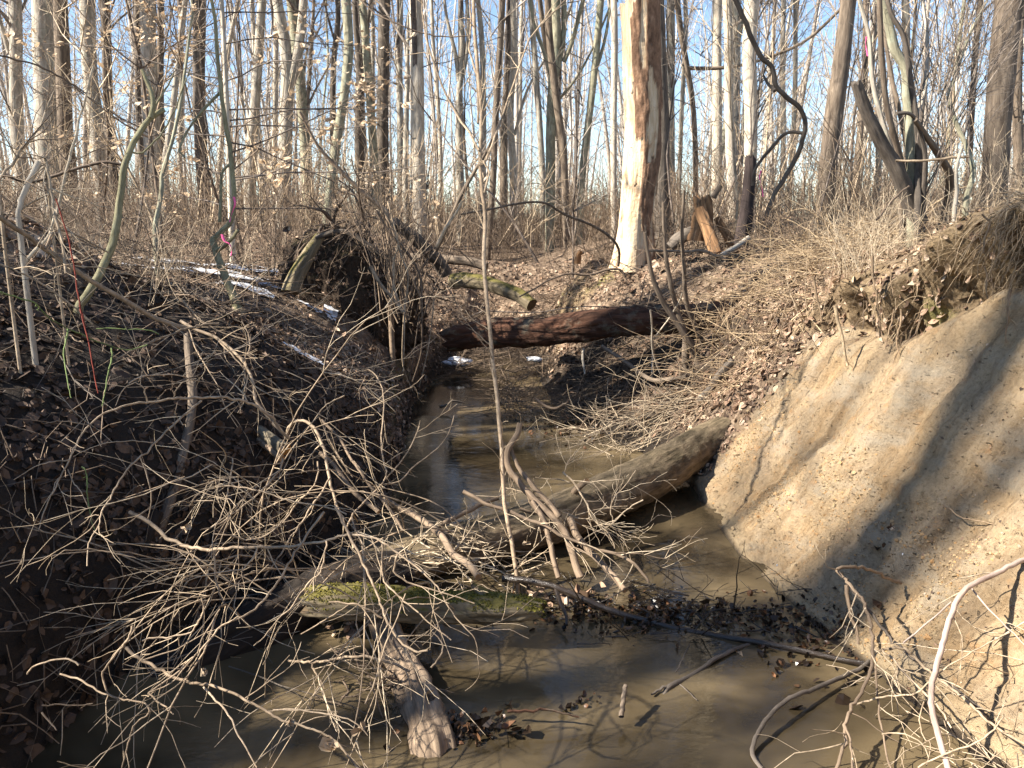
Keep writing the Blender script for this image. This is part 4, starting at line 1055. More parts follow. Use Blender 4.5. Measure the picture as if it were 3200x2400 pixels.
obj('fine_twigs', T.mesh('fine_twigs'), M['tw_mid'], e)['kind'] = 'stuff'

# ------------------------------------------------------------------ rotten stump right of the snag
P, r = trace('L', [(1140, 1300), (1150, 1150), (1180, 1000), (1190, 880), (1170, 760)], 9.6, 9.6, 300, 190)
loc = P[0].copy()
e = thing('rotten_stump', 'pale orange rotten stump with a dark hollow, right of the snag', 'stump', tuple(loc))
def hollow(cyl, rr, u, an):
    g = fbm(np.stack([cyl[..., 0] * 3, cyl[..., 1] * 3, cyl[..., 2] * 1.4], -1), 4, 77)
    return rr * (1 + .5 * g), None
obj('wood', log_mesh('wood', P[2:] - loc, r[2:] * .8, 40, .02, .15, .02, fn=hollow, seed=3, jag1=.15), M['rot'], e)
Q, qr = trace('L', [(1140, 850), (1200, 1000), (1260, 1150), (1330, 1330)], 9.45, 9.3, 130, 180)
obj('buttress', log_mesh('buttress', Q - loc, qr * .8, 26, .02, .12, .015, seed=4), M['rot'], e)
Q, qr = trace('L', [(1330, 950), (1400, 1080), (1470, 1200), (1540, 1330)], 9.6, 9.5, 90, 130)
obj('buttress', log_mesh('buttress', Q - loc, qr * .8, 26, .02, .12, .015, seed=14), M['rot'], e)
Q, qr = trace('L', [(830, 1270), (930, 1180), (1050, 1120), (1150, 1100)], 9.8, 9.8, 130, 200)
obj('hollow', log_mesh('hollow', Q - loc, qr * .8, 20, .03, .2, .02, seed=5), M['dark'], e)  # solid dark piece standing in for the hollow's shade
Q, qr = trace('L', [(1290, 740), (1330, 680), (1370, 610)], 9.5, 9.5, 90, 60)
obj('broken_knob', log_mesh('broken_knob', Q - loc, qr * .8, 16, .02, .2, .01, seed=6), M['brown'], e)
P, r = trace('L', [(1590, 1240), (1640, 900), (1670, 600), (1690, 310)], 9.3, 9.3, 160, 115)
logthing('charred_stem', 'nearly black broken stem standing in front of the large pale trunk', 'dead stem', P, r, bark('bark_char', (.02, .015, .014), (.07, .05, .045), 15, .25), 28, step=.03, amp=.06, rough=.008, seed=33, jag1=.06)
P, r = trace('J', [(905, 190), (915, 120), (935, 90)], 10.6, 10.6, 60, 36)
logthing('small_stub', 'small splintered stub on the leafy rise left of the snag', 'stump', P, r, M['rot'], 20, step=.01, amp=.2, rough=.01, seed=34, jag1=.05)
P, r = trace('L', [(1380, 1350), (1520, 1270), (1660, 1170)], 8.6, 9.0, 50, 50)
logthing('pale_root', 'pale root ridge running up to the charred stem', 'root', P, r, M['pale'], 16, step=.03, amp=.1, rough=.006, seed=35)

# ------------------------------------------------------------------ multi-stemmed clump on the right bank
P, r = trace('C', [(1450, 1160), (1395, 1040), (1330, 880), (1250, 740), (1170, 570), (1120, 430)], 6.1, 5.9, 88, 52)
logthing('broken_thick_stem', 'dark thick snapped stem leaning left out of the stem clump', 'dead stem', P, r, M['dark'], 36, step=.015, amp=.08, rough=.008, seed=36, jag1=.04)
base = P[0]
e = thing('stem_clump', 'clump of many twisting stems growing from the top of the right bank', 'shrub', tuple(base))
ST = [([(1410, 1010), (1400, 800), (1395, 620), (1380, 480), (1375, 350), (1320, 260), (1290, 120), (1235, -30)], 46, 44, 'green'),
      ([(1380, 1020), (1330, 860), (1260, 650), (1205, 420), (1190, 200), (1150, 50), (1130, -30)], 30, 18, 'grey'),
      ([(1455, 1010), (1450, 800), (1430, 600), (1400, 400), (1370, 190), (1310, 90), (1280, -20)], 34, 22, 'dark'),
      ([(1440, 1020), (1440, 760), (1460, 550), (1475, 420), (1485, 310)], 34, 26, 'dark'),
      ([(1385, 1000), (1345, 800), (1290, 600), (1262, 400), (1250, 200), (1240, -20)], 32, 26, 'brown'),
      ([(1425, 1010), (1390, 780), (1340, 560), (1300, 380), (1265, 150), (1260, -20)], 26, 16, 'brown'),
      ([(1470, 1010), (1480, 800), (1420, 600), (1330, 590)], 26, 18, 'dark'),
      ([(1430, 640), (1480, 430), (1490, 200), (1460, -20)], 24, 16, 'grey'),
      ([(1600, 1040), (1605, 900), (1560, 820), (1480, 700), (1425, 620)], 44, 26, 'brown'),
      ([(1350, 960), (1290, 700), (1215, 560)], 20, 14, 'brown')]
for i, (pts, w0, w1, mm) in enumerate(ST):
    Q, qr = trace('C', pts, 6.1 + .12 * math.sin(i * 1.7), 6.2 + .4 * math.sin(i * 2.9), w0, w1)
    if pts[-1][1] < 0: Q = np.vstack([Q, Q[-1] + unit(Q[-1] - Q[-3]) * 1.0, Q[-1] + unit(Q[-1] - Q[-3]) * 2.2 + [0, 0, .4]]); qr = np.r_[qr, qr[-1] * .7, .004]
    if pts[0][1] > 900: Q = np.vstack([[Q[0][0] * .6 + base[0] * .4 + .03, Q[0][1], base[2] - .45], Q]); qr = np.r_[qr[0] * 1.1, qr]
    obj('stem', log_mesh('stem', Q - base, qr, 16, .03, .06, .003, seed=i, fine=5), M[mm], e)
T = Tubes(); rng = np.random.default_rng(62)
for i in range(26):
    grow(rng, T, (rng.normal(.05, .12), rng.normal(0, .12), rng.uniform(0, 1.5)), (rng.normal(0, .35), rng.normal(0, .3), 1), rng.uniform(.8, 2.2), rng.uniform(.003, .007), (5, 2), .12, .02, 8, .3, (.3, .8), 4)
obj('fine_twigs', T.mesh('fine_twigs'), M['tw_grey'], e)['kind'] = 'stuff'

def branch(name, label, cat, lines, m, group=None, k=7, extra=0, seed=0, el=.12, er=.35, sub=3, twigm=None, knob=True, droop=0.0):
    """lines: (frame, pts, d0, d1, w0, w1); first is the stem, others twigs; extra = procedural side twigs per metre"""
    L = [trace(*l[:6], sub=sub, bow=(l[6] if len(l) > 6 else 0)) for l in lines]
    P0, r0 = L[0]
    if cat in ('sapling', 'stem') and name not in ('peeling_stem', 'pole_sapling'):
        zg = gz(P0[0][0], P0[0][1]) - .06
        if P0[0][2] > zg + .02:
            nn = 3; add = np.array([[P0[0][0], P0[0][1], zg + (P0[0][2] - zg) * k_ / nn] for k_ in range(nn)])
            L[0] = (np.vstack([add, P0]), np.r_[[r0[0] * 1.15] * nn, r0])
    loc = L[0][0][0].copy()
    e = thing(name, label, cat, tuple(loc), group)
    rng = np.random.default_rng(seed + 500)
    for i, (P, r) in enumerate(L):
        if len(P) > 4:
            j = rng.normal(0, 1, P.shape) * np.where(r > .008, r * .12, np.minimum(r * .5, .004))[:, None]; j[0] = 0; P = P + j
        if r[0] > .012:
            me = log_mesh('stem' if i == 0 else 'twig', P - loc, r, 16, max(.012, r[0] * .8), .05, r.max() * .10, seed=seed + i, fine=6)
        else:
            me = Tubes().add(P - loc, r, k).mesh('stem' if i == 0 else 'twig')
        obj('stem' if i == 0 else 'twig', me, m, e)
    if extra:
        T = Tubes()
        for P, r in L:
            ln = np.linalg.norm(np.diff(P, axis=0), axis=1).sum()
            for _ in range(int(rng.poisson(extra * ln))):
                i = rng.integers(1, len(P) - 1); d = unit(P[i + 1 if i + 1 < len(P) else i] - P[i - 1])
                s = unit(np.cross(d, rng.normal(0, 1, 3))); a = rng.uniform(.5, 1.1)
                grow(rng, T, P[i] - loc, d * math.cos(a) + s * math.sin(a) + np.array([0, 0, -droop]), rng.uniform(el, er), min(r[i] * .55, .0035), (2,), .16, 0, 6, .35, (.4, .9), 4, minr=.0011)
        if T.L: obj('fine_twigs', T.mesh('fine_twigs'), twigm or m, e)['kind'] = 'stuff'
    return e
# ------------------------------------------------------------------ near saplings, vines and poles
branch('pole_sapling', 'pale thin pole rising from the log pile past the middle of the view', 'sapling', [
    ('P', [(1112, 1335), (1118, 1260), (1105, 1170), (1090, 1085), (1085, 1000), (1078, 900), (1065, 780), (1055, 680), (1045, 560), (1048, 470), (1040, 400), (1037, 330), (1040, 250), (1032, 160), (1025, 60), (1022, -40)], 3.95, 5.4, 9.5, 8),
    ('B', [(1008, 855), (1040, 800), (1090, 650), (1170, 430), (1250, 200), (1400, 40), (1460, -30)], 4.9, 6.0, 12, 7),
    ('B', [(990, 780), (940, 690), (880, 600), (800, 450), (740, 280), (700, 100), (695, -20)], 5.0, 5.5, 13, 8),
    ('B', [(1018, 1000), (1042, 900), (1020, 850), (1005, 830)], 4.8, 4.9, 12, 9),
    ('B', [(985, 640), (975, 400), (940, 250), (950, 100), (935, -30)], 5.1, 5.6, 12, 8)], M['tw_tan'], extra=7, seed=1)
branch('leaning_pole', 'brown pole leaning right from the root plate behind the pale pole', 'branch', [
    ('B', [(765, 1300), (800, 1220), (850, 1120), (910, 990), (960, 900), (1010, 820), (1060, 720)], 8.4, 8.0, 26, 16)], M['brown'], seed=2, extra=3)
branch('curved_sapling', 'smooth olive sapling curving up out of the left bank', 'sapling', [
    ('A', [(400, 1590), (440, 1545), (500, 1450), (550, 1350), (590, 1240), (615, 1080), (630, 950), (645, 860), (675, 770), (720, 690), (770, 620), (850, 570)], 4.5, 4.75, 44, 26),
    ('A', [(780, 610), (795, 540), (785, 480), (760, 420), (735, 360)], 4.7, 4.75, 26, 16),
    ('A', [(700, 720), (740, 660), (810, 540), (870, 440), (900, 380)], 4.7, 4.8, 14, 8),
    ('A', [(690, 790), (740, 790), (800, 730), (870, 650), (930, 500), (990, 340)], 4.75, 5.0, 10, 6)], M['sap'], seed=3, extra=2, twigm=M['tw_grey'])
branch('ribboned_sapling', 'mottled green sapling tagged with pink ribbon, leaning left over the leaf slope', 'sapling', [
    ('A', [(1262, 1680), (1225, 1580), (1180, 1460), (1140, 1360), (1110, 1280), (1105, 1235)], 7.0, 7.2, 46, 34),
    ('A', [(1105, 1240), (1150, 1200), (1195, 1150), (1212, 1050), (1208, 930), (1190, 760), (1160, 580), (1140, 420), (1125, 250), (1112, 80), (1090, -30)], 7.2, 7.3, 28, 16),
    ('A', [(1125, 1300), (1160, 1275), (1200, 1240), (1232, 1190)], 7.1, 7.0, 24, 16),
    ('A', [(1140, 1150), (1145, 1000), (1150, 900), (1190, 850)], 7.3, 7.4, 18, 12),
    ('A', [(1140, 480), (1080, 540), (1010, 620), (960, 700), (930, 780), (960, 820)], 7.3, 7.0, 16, 9)], M['sap'], seed=4, extra=4, twigm=M['tw_mid'])
def ribbon(label, frame, pts, d, w):
    P, r = trace(frame, pts, d, d - .02, w, w * .8, 4)
    rs = np.random.RandomState(len(pts)); n = len(P)
    sd = np.array([1, .4, 0]) / 1.08; tw = np.linspace(0, 2.5, n)
    S_ = np.stack([np.cos(tw) * 1, np.sin(tw) * .8, 0 * tw], -1) * r[:, None] * .6
    nn = np.cross(np.gradient(P, axis=0), S_); nn /= np.linalg.norm(nn, axis=1, keepdims=True) + 1e-9
    V = np.stack([P - S_, P + S_, P + S_ + nn * .0012, P - S_ + nn * .0012], 1).reshape(-1, 3)
    i = np.arange(n - 1)[:, None] * 4; j = np.arange(4)[None]
    F = np.stack([i + j, i + (j + 1) % 4, i + 4 + (j + 1) % 4, i + 4 + j], -1).reshape(-1, 4)
    o = obj('ribbon', mesh_np('ribbon', V - P[0], F, True), M['pink'], None, P[0]); tag(o, label, 'ribbon')
ribbon('pink flagging ribbon tied low on the ribboned sapling, hanging to a knot', 'A', [(1150, 1215), (1165, 1250), (1190, 1265), (1200, 1300), (1195, 1325)], 6.95, 26)
ribbon('pink ribbon strip wrapped higher up the ribboned sapling', 'A', [(1212, 1020), (1218, 1060), (1200, 1110), (1190, 1150)], 7.1, 20)
ribbon('pink ribbon hanging beside the charred broken stem', 'L', [(1800, 450), (1780, 520), (1795, 590), (1810, 660), (1820, 730)], 8.6, 30)
ribbon('pink ribbon on the upper stems of the right clump', 'C', [(1175, 190), (1170, 230), (1180, 290)], 5.9, 16)
branch('twisting_vine', 'dark twisting vine looping down to the right of the charred stem', 'vine', [
    ('C', [(490, -20), (530, 80), (590, 220), (635, 305), (685, 345), (705, 440), (760, 510), (830, 560), (855, 640), (845, 720), (810, 820), (745, 930), (690, 1020), (655, 1120)], 8.2, 8.6, 26, 22),
    ('C', [(840, 690), (790, 685), (740, 700), (680, 770), (620, 840), (590, 900), (585, 960)], 8.4, 8.6, 18, 15),
    ('C', [(700, 470), (660, 430), (640, 390)], 8.3, 8.5, 20, 10)], M['dark'], seed=5, extra=2, twigm=M['tw_mid'])
branch('crossing_stick', 'straight pale stick lodged level across the stem clump', 'stick', [('C', [(1325, 832), (1420, 836), (1520, 828), (1610, 818), (1705, 810)], 5.85, 5.75, 12, 15)], M['tw_pale'], seed=6)
branch('cut_stem', 'short cut stem with pale tip at the right end of the level stick', 'stem', [('C', [(1642, 990), (1640, 900), (1648, 840), (1674, 748)], 5.7, 5.7, 20, 13)], M['pale'], seed=7)
branch('crooked_stem', 'crooked pale stem right of the clump, bending back on itself', 'sapling', [('C', [(1698, 1010), (1722, 930), (1728, 880), (1690, 760), (1640, 640), (1600, 500), (1640, 380), (1700, 200), (1810, -20)], 5.9, 6.4, 28, 12)], M['green'], seed=8, extra=6, twigm=M['tw_pale'])
branch('propped_stick', 'brown stick propped against the foot of the snapped stem', 'stick', [('C', [(1225, 1140), (1290, 1060), (1350, 1000), (1395, 965)], 5.6, 5.9, 12, 10)], M['tw_mid'], seed=9)
branch('snagged_vine', 'thin dark stem arching across the sky from the top edge', 'vine', [('B', [(360, -20), (450, 70), (540, 110), (620, 145), (700, 170), (800, 190), (950, 186)], 5.6, 5.4, 8, 6)], M['tw_mid'], seed=10, extra=2)
branch('dark_arching_twig', 'dark twig reaching in from the left edge, ending in a knob', 'twig', [('A', [(-20, 280), (60, 305), (150, 325), (260, 370), (360, 430), (442, 482)], 3.6, 3.8, 10, 8)], M['tw_mid'], seed=11)
branch('arched_bramble', 'dark arching stem curving above the mossy trunk to the foot of the snag', 'bramble', [('B', [(900, 1110), (1050, 1085), (1200, 1055), (1330, 1050), (1430, 1110), (1560, 1160), (1660, 1220), (1715, 1290), (1712, 1380)], 7.6, 8.6, 9, 15), ('J', [(440, 455), (560, 390), (700, 310), (850, 268), (1000, 280), (1130, 240), (1240, 235), (1290, 300)], 8.9, 9.0, 12, 22)], M['tw_mid'], seed=12, extra=2)
branch('level_limb', 'dark limb lying level at the leafy rise, pointing at the rotten stump', 'branch', [('L', [(600, 1305), (800, 1310), (1000, 1315), (1180, 1305), (1300, 1350), (1420, 1400)], 8.4, 8.2, 24, 34)], M['brown'], seed=13, extra=2)
for i, (lab, pts, w0, w1, mm) in enumerate([
    ('slender stem rising right of the snag from the end of the red log', [(1870, 960), (1780, 780), (1640, 580), (1540, 400), (1480, 200), (1440, -60)], 60, 24, 'brown'),
    ('second slender stem at the end of the red log, steeper than its neighbour', [(1780, 800), (1700, 560), (1640, 300), (1600, 50), (1590, -300)], 50, 22, 'brown'),
    ('third slender stem at the end of the red log, furthest from the snag', [(1930, 870), (1850, 700), (1770, 480), (1755, 200), (1740, -100), (1760, -400)], 44, 22, 'brown'),
    ('thin pale stem hanging before the red log near its far end', [(1600, 1120), (1540, 1000), (1500, 850), (1500, 700), (1490, 560)], 16, 14, 'pale'),
    ('thin forked stem crossing the red log beside the slender stems', [(1510, 790), (1590, 690), (1680, 560), (1740, 420)], 14, 10, 'pale')]):
    branch('bank_sapling', lab, 'sapling', [('J', pts, 7.5 + .1 * i, 7.3, w0, w1)], M[mm], seed=14 + i, extra=3, twigm=M['tw_mid'])
SP = [('pale slanting shrub stem at far left crossing the light grey trunk', 'A', [(120, 1370), (180, 1300), (255, 1220), (300, 1080), (340, 900), (390, 720), (430, 560), (482, 340)], 4.6, 4.9, 20, 10, 'tw_pale'),
      ('bleached thick stub of a stick standing at the far left bank edge', 'A', [(90, 1110), (110, 1040), (150, 940), (205, 840)], 3.9, 4.0, 26, 34, 'pale'),
      ('pale stem leaning up from the left edge', 'A', [(-20, 940), (60, 850), (130, 745), (190, 690), (235, 580), (280, 475)], 3.8, 4.1, 16, 9, 'tw_pale'),
      ('white stem dropping steeply beside the bleached stub', 'A', [(235, 820), (255, 930), (285, 1080), (315, 1230), (345, 1420)], 4.0, 3.8, 13, 16, 'tw_pale'),
      ('brown limb reaching level from the left edge toward the curved sapling', 'A', [(-20, 880), (120, 940), (220, 930), (340, 890), (450, 860), (560, 840), (660, 865)], 4.9, 5.1, 18, 16, 'tw_mid'),
      ('slim upright sapling among the snow patches', 'A', [(800, 1180), (835, 1000), (840, 900), (880, 780), (930, 560), (960, 350), (1000, 60)], 7.6, 8.0, 24, 12, 'green'),
      ('brown stem leaning left from the root plate top', 'B', [(520, 1100), (430, 1035), (330, 945), (240, 850), (150, 750), (60, 580)], 8.2, 8.0, 26, 12, 'tw_mid')]
for i, (lab, f, pts, d0, d1, w0, w1, mm) in enumerate(SP):
    branch('shrub_stem', lab, 'stem', [(f, pts, d0, d1, w0, w1)], M[mm], seed=30 + i, extra=7, el=.15, er=.5, twigm=M['tw_pale'] if i % 2 else M['tw_mid'])

# beech sapling with tan leaves
b0 = np.array([-3.3, 9.6, 0.0]); b0[2] = gz(b0[0], b0[1])
e = thing('beech_sapling', 'young beech still holding layers of pale tan leaves', 'tree', tuple(b0))
rng = np.random.default_rng(71); T = Tubes()
SPn = wander(rng, (0, 0, 0), (.02, 0, 1), 5.6, 10, .04); obj('trunk', Tubes().add(SPn, np.linspace(.04, .006, 10), 10).mesh('trunk'), M['pale'], e)
LP = []; 
for i in range(40):
    t = rng.uniform(.12, .98); z = t * 5.6; q = np.array([np.interp(z, SPn[:, 2], SPn[:, k]) for k in range(3)])
    a = rng.uniform(-.7, .7) + (math.pi if i % 5 in (0, 2) else 0); L = 2.3 * (1.12 - t * .8) * rng.uniform(.6, 1.2)
    T1 = Tubes(); P = grow(rng, T1, q, (math.cos(a), math.sin(a), rng.uniform(.0, .3)), L, .011 * (1.1 - t * .7), (7, 3), .09, 0.0, 8, .3, (.4, .8), 4, (.3, .5))
    for (pp, rr, kk) in T1.L[1:]:
        for _ in range(4):
            if rng.random() < .5: LP.append(pp[rng.integers(1, len(pp))] + rng.normal(0, .03, 3) * [1, 1, .4])
    V, F, B, C = T1.arrays(); obj('branch', mesh_np('branch', V, F, True, {'bc': B, 'lc': C}), M['tw_grey'], e)
LP = np.array(LP); rs = np.random.RandomState(5)
o = obj('leaves', leaves('leaves', LP, np.tile([0., -.3, 1.], (len(LP), 1)), rs, .062, .5, 0, .9), M['beech'], e); o['kind'] = 'stuff'

# ------------------------------------------------------------------ left foreground tangle
branch('arching_branch', 'long branch arching left over the shaded bank, drooping to bare tips', 'branch', [
    ('D', [(1665, 865), (1600, 790), (1560, 740), (1480, 690), (1400, 652), (1300, 630), (1200, 632), (1080, 630), (1000, 632), (900, 655), (800, 665), (700, 685), (600, 725), (520, 785), (460, 860), (425, 930), (400, 990), (345, 1090), (310, 1170), (285, 1210), (262, 1270), (240, 1330), (222, 1390)], 3.36, 2.56, 18, 7),
    ('D', [(520, 785), (460, 780), (400, 770), (330, 768), (265, 780)], 2.72, 2.64, 9, 4),
    ('D', [(400, 990), (330, 1000), (260, 1010), (200, 1030), (150, 1060), (80, 1105)], 2.64, 2.56, 9, 4),
    ('D', [(850, 655), (835, 610), (820, 570), (775, 545), (720, 575), (690, 620), (665, 680)], 2.88, 2.80, 9, 4),
    ('D', [(390, 1045), (430, 1130), (465, 1170), (510, 1265)], 2.64, 2.56, 7, 4),
    ('D', [(1000, 632), (1020, 580), (1060, 540), (1130, 520)], 3.04, 3.04, 8, 5),
    ('D', [(740, 550), (820, 510), (960, 498), (1050, 510), (1100, 525), (1250, 560), (1280, 580)], 2.80, 3.20, 8, 6),
    ('D', [(345, 1090), (320, 1120), (300, 1190)], 2.64, 2.56, 5, 3)], M['tw_tan'], seed=50, extra=2.7)
branch('drooping_branch', 'pale branch sweeping down left to a spray of tips over the dark bank', 'branch', [
    ('D', [(1160, 650), (1100, 700), (1050, 740), (960, 830), (880, 900), (850, 950), (800, 980), (730, 1050), (670, 1140), (640, 1200), (610, 1250), (580, 1310), (570, 1370), (530, 1430), (505, 1500), (505, 1600)], 2.96, 2.32, 13, 7),
    ('D', [(505, 1505), (440, 1512), (375, 1510), (340, 1535), (300, 1562)], 2.32, 2.24, 9, 4),
    ('D', [(505, 1500), (570, 1515), (640, 1525), (710, 1540), (780, 1555)], 2.36, 2.40, 9, 5),
    ('D', [(880, 890), (820, 885), (760, 880), (690, 885), (620, 890), (540, 915), (480, 940), (420, 970)], 2.72, 2.64, 7, 4),
    ('D', [(570, 1310), (540, 1310), (490, 1326)], 2.40, 2.40, 6, 3),
    ('D', [(810, 980), (840, 1060), (865, 1150), (870, 1230), (850, 1330)], 2.64, 2.56, 8, 5),
    ('D', [(540, 1400), (600, 1440), (655, 1470)], 2.36, 2.32, 6, 3)], M['tw_tan'], seed=51, extra=3.6)
branch('pale_trunk_pole', 'long bleached pole sloping from the left edge down to the twig tangle', 'branch', [
    ('A', [(-40, 1100), (60, 1170), (140, 1220), (210, 1275), (290, 1330), (370, 1390), (450, 1440), (530, 1490), (600, 1530), (700, 1590), (770, 1630), (840, 1665), (960, 1700)], 3.6, 4.4, 26, 26),
    ('A', [(0, 1370), (100, 1410), (200, 1460), (300, 1530), (400, 1600), (480, 1680)], 3.5, 3.7, 11, 9),
    ('A', [(235, 1290), (280, 1200), (360, 1205), (470, 1260), (560, 1310)], 3.8, 4.1, 12, 8)], M['tw_tan'], seed=52, extra=3.6)
branch('thorny_green_stem', 'green thorny briar drooping across the dark left bank', 'briar', [
    ('D', [(-20, 25), (50, 40), (100, 55), (190, 80), (240, 130), (300, 180), (390, 235), (440, 255), (500, 280), (560, 310), (620, 330), (700, 350), (750, 355), (850, 330)], 3.3, 3.9, 10, 6),
    ('D', [(390, 235), (380, 300), (365, 380), (380, 480), (390, 540), (400, 590), (412, 635)], 3.4, 3.3, 9, 5),
    ('D', [(642, 345), (645, 400), (625, 490), (610, 560), (600, 620), (588, 682)], 3.6, 3.5, 9, 5),
    ('D', [(555, 235), (640, 232), (720, 236), (800, 238), (860, 245), (915, 265)], 3.8, 3.9, 6, 5),
    ('D', [(470, 1030), (495, 1060), (500, 1150), (505, 1220), (530, 1350), (560, 1420)], 3.2, 3.1, 7, 5)], M['tw_green'], seed=53, extra=9, el=.008, er=.016)
branch('red_stem', 'single dark red bramble cane dropping straight down the left bank', 'bramble', [
    ('A', [(290, 1030), (330, 1150), (370, 1300), (400, 1500), (420, 1600), (440, 1700)], 3.6, 3.6, 7, 7),
    ('D', [(452, 50), (470, 150), (500, 280), (530, 430), (545, 520), (565, 605)], 3.6, 3.5, 8, 6)], M['tw_red'], seed=54)
branch('sunlit_stick', 'bright sunlit stick lying over the top of the twig tangle', 'branch', [
    ('D', [(1260, 206), (1200, 208), (1150, 215), (1100, 226), (1050, 240), (1000, 265), (950, 280), (900, 300), (850, 320), (800, 345), (760, 360), (715, 385), (670, 410)], 4.3, 4.0, 15, 8),
    ('D', [(950, 282), (900, 290), (840, 330), (800, 380)], 4.1, 4.0, 7, 4)], M['tw_tan'], seed=55, extra=5.4)
branch('thick_drooping_stem', 'brown stem bending over from the bank top down to the splintered log end', 'branch', [
    ('D', [(1040, 190), (1130, 240), (1200, 265), (1250, 290), (1310, 335), (1350, 370), (1400, 420), (1420, 455), (1450, 520), (1465, 580), (1470, 640), (1510, 700), (1560, 760), (1620, 830), (1665, 870)], 4.6, 4.2, 20, 16),
    ('D', [(1420, 450), (1410, 400), (1440, 340), (1430, 260), (1390, 190)], 4.4, 4.6, 10, 7),
    ('D', [(1250, 290), (1330, 380), (1400, 460), (1420, 560), (1400, 640)], 4.4, 4.2, 10, 6),
    ('D', [(1085, 230), (1120, 330), (1180, 440), (1260, 570)], 4.5, 4.2, 9, 6),
    ('D', [(1040, 60), (1100, 130), (1180, 200), (1290, 260), (1420, 300)], 4.7, 4.6, 9, 7)], M['tw_tan'], seed=56, extra=9)
branch('long_pale_branch', 'longest pale branch of the tangle, running right and bowing down over the mossy log', 'branch', [
    ('G', [(560, 0), (640, 40), (720, 110), (780, 145), (850, 158), (930, 160), (1010, 150), (1100, 153), (1180, 155), (1250, 150), (1330, 140), (1400, 125), (1460, 108), (1520, 98), (1580, 103), (1650, 128), (1720, 180), (1780, 222), (1830, 262), (1880, 310), (1905, 350), (1930, 400), (1965, 450), (2010, 500), (2050, 545), (2062, 600), (2068, 670)], 3.12, 2.56, 18, 4),
    ('G', [(925, 165), (930, 230), (932, 290), (950, 350), (965, 395)], 2.88, 2.80, 9, 6),
    ('G', [(1110, 156), (1095, 195), (1050, 245), (980, 258), (900, 270), (830, 290), (800, 310)], 2.84, 2.72, 8, 4),
    ('G', [(855, 160), (800, 185), (740, 210), (705, 212)], 2.88, 2.80, 6, 4),
    ('G', [(1410, 125), (1400, 190), (1385, 260), (1340, 300), (1300, 350), (1250, 420), (1200, 465), (1140, 540), (1095, 580)], 2.72, 2.48, 8, 4),
    ('G', [(1720, 182), (1700, 250), (1760, 300), (1850, 330), (1950, 360), (2050, 395)], 2.68, 2.64, 9, 5)], M['tw_tan'], seed=57, extra=4.5)
branch('hooked_branch', 'branch with a hooked bend at its top, dropping through the tangle to the mossy log', 'branch', [
    ('D', [(1655, 840), (1660, 810), (1685, 780), (1715, 766), (1745, 765), (1780, 778), (1805, 800), (1835, 850), (1850, 900), (1880, 1000), (1900, 1100), (1930, 1220), (1960, 1300), (1990, 1380), (2010, 1430), (2040, 1500)], 4.1, 3.6, 20, 14),
    ('D', [(1900, 1095), (1850, 1180), (1800, 1250), (1760, 1320), (1700, 1400), (1640, 1500), (1580, 1590), (1520, 1660)], 3.8, 3.2, 12, 8),
    ('D', [(1830, 1000), (1830, 1080), (1790, 1160), (1710, 1240), (1640, 1340), (1540, 1420), (1400, 1450), (1250, 1400)], 3.9, 3.5, 10, 6),
    ('D', [(1840, 745), (1890, 860), (1960, 980), (2030, 1090)], 4.1, 4.0, 8, 6),
    ('D', [(1985, 620), (1900, 660), (1850, 700), (1790, 790), (1700, 900), (1640, 990)], 4.2, 4.1, 8, 6)], M['tw_tan'], seed=58, extra=7.2)
branch('crossing_branch', 'pale branch bowing level across the middle of the tangle', 'branch', [
    ('D', [(1090, 1255), (1130, 1200), (1180, 1165), (1250, 1148), (1330, 1142), (1400, 1150), (1480, 1165), (1550, 1185), (1620, 1215), (1700, 1232), (1850, 1255), (2000, 1300)], 3.12, 2.96, 9, 9),
    ('D', [(1630, 985), (1610, 1050), (1560, 1110), (1500, 1170), (1400, 1255), (1330, 1310), (1240, 1370), (1150, 1395)], 3.28, 2.88, 11, 7),
    ('D', [(1230, 1225), (1160, 1225), (1100, 1228)], 3.04, 3.04, 7, 4),
    ('D', [(1340, 980), (1330, 1080), (1310, 1180), (1280, 1300), (1230, 1400), (1220, 1560)], 3.20, 2.80, 9, 5)], M['tw_tan'], seed=59, extra=7.2)
branch('steep_branch', 'straight pale branch falling steeply from the tangle to a low spray of twigs', 'branch', [
    ('G', [(1400, 0), (1345, 80), (1290, 150), (1245, 230), (1200, 300), (1150, 370), (1100, 420), (1030, 460), (960, 490), (910, 550), (850, 610), (810, 650), (760, 700), (700, 740), (640, 782)], 2.96, 2.32, 11, 7),
    ('G', [(640, 782), (680, 820), (715, 845), (750, 872)], 2.32, 2.28, 9, 5),
    ('G', [(850, 610), (790, 680), (740, 740), (640, 782)], 2.40, 2.32, 6, 5),
    ('G', [(960, 490), (1000, 470), (1030, 450)], 2.56, 2.56, 6, 3),
    ('G', [(950, 420), (900, 500), (870, 560), (850, 620)], 2.48, 2.40, 7, 5),
    ('G', [(1250, 0), (1200, 60), (1130, 110), (1060, 120), (1000, 100), (920, 95)], 3.04, 2.96, 7, 5)], M['tw_tan'], seed=60, extra=3.6)
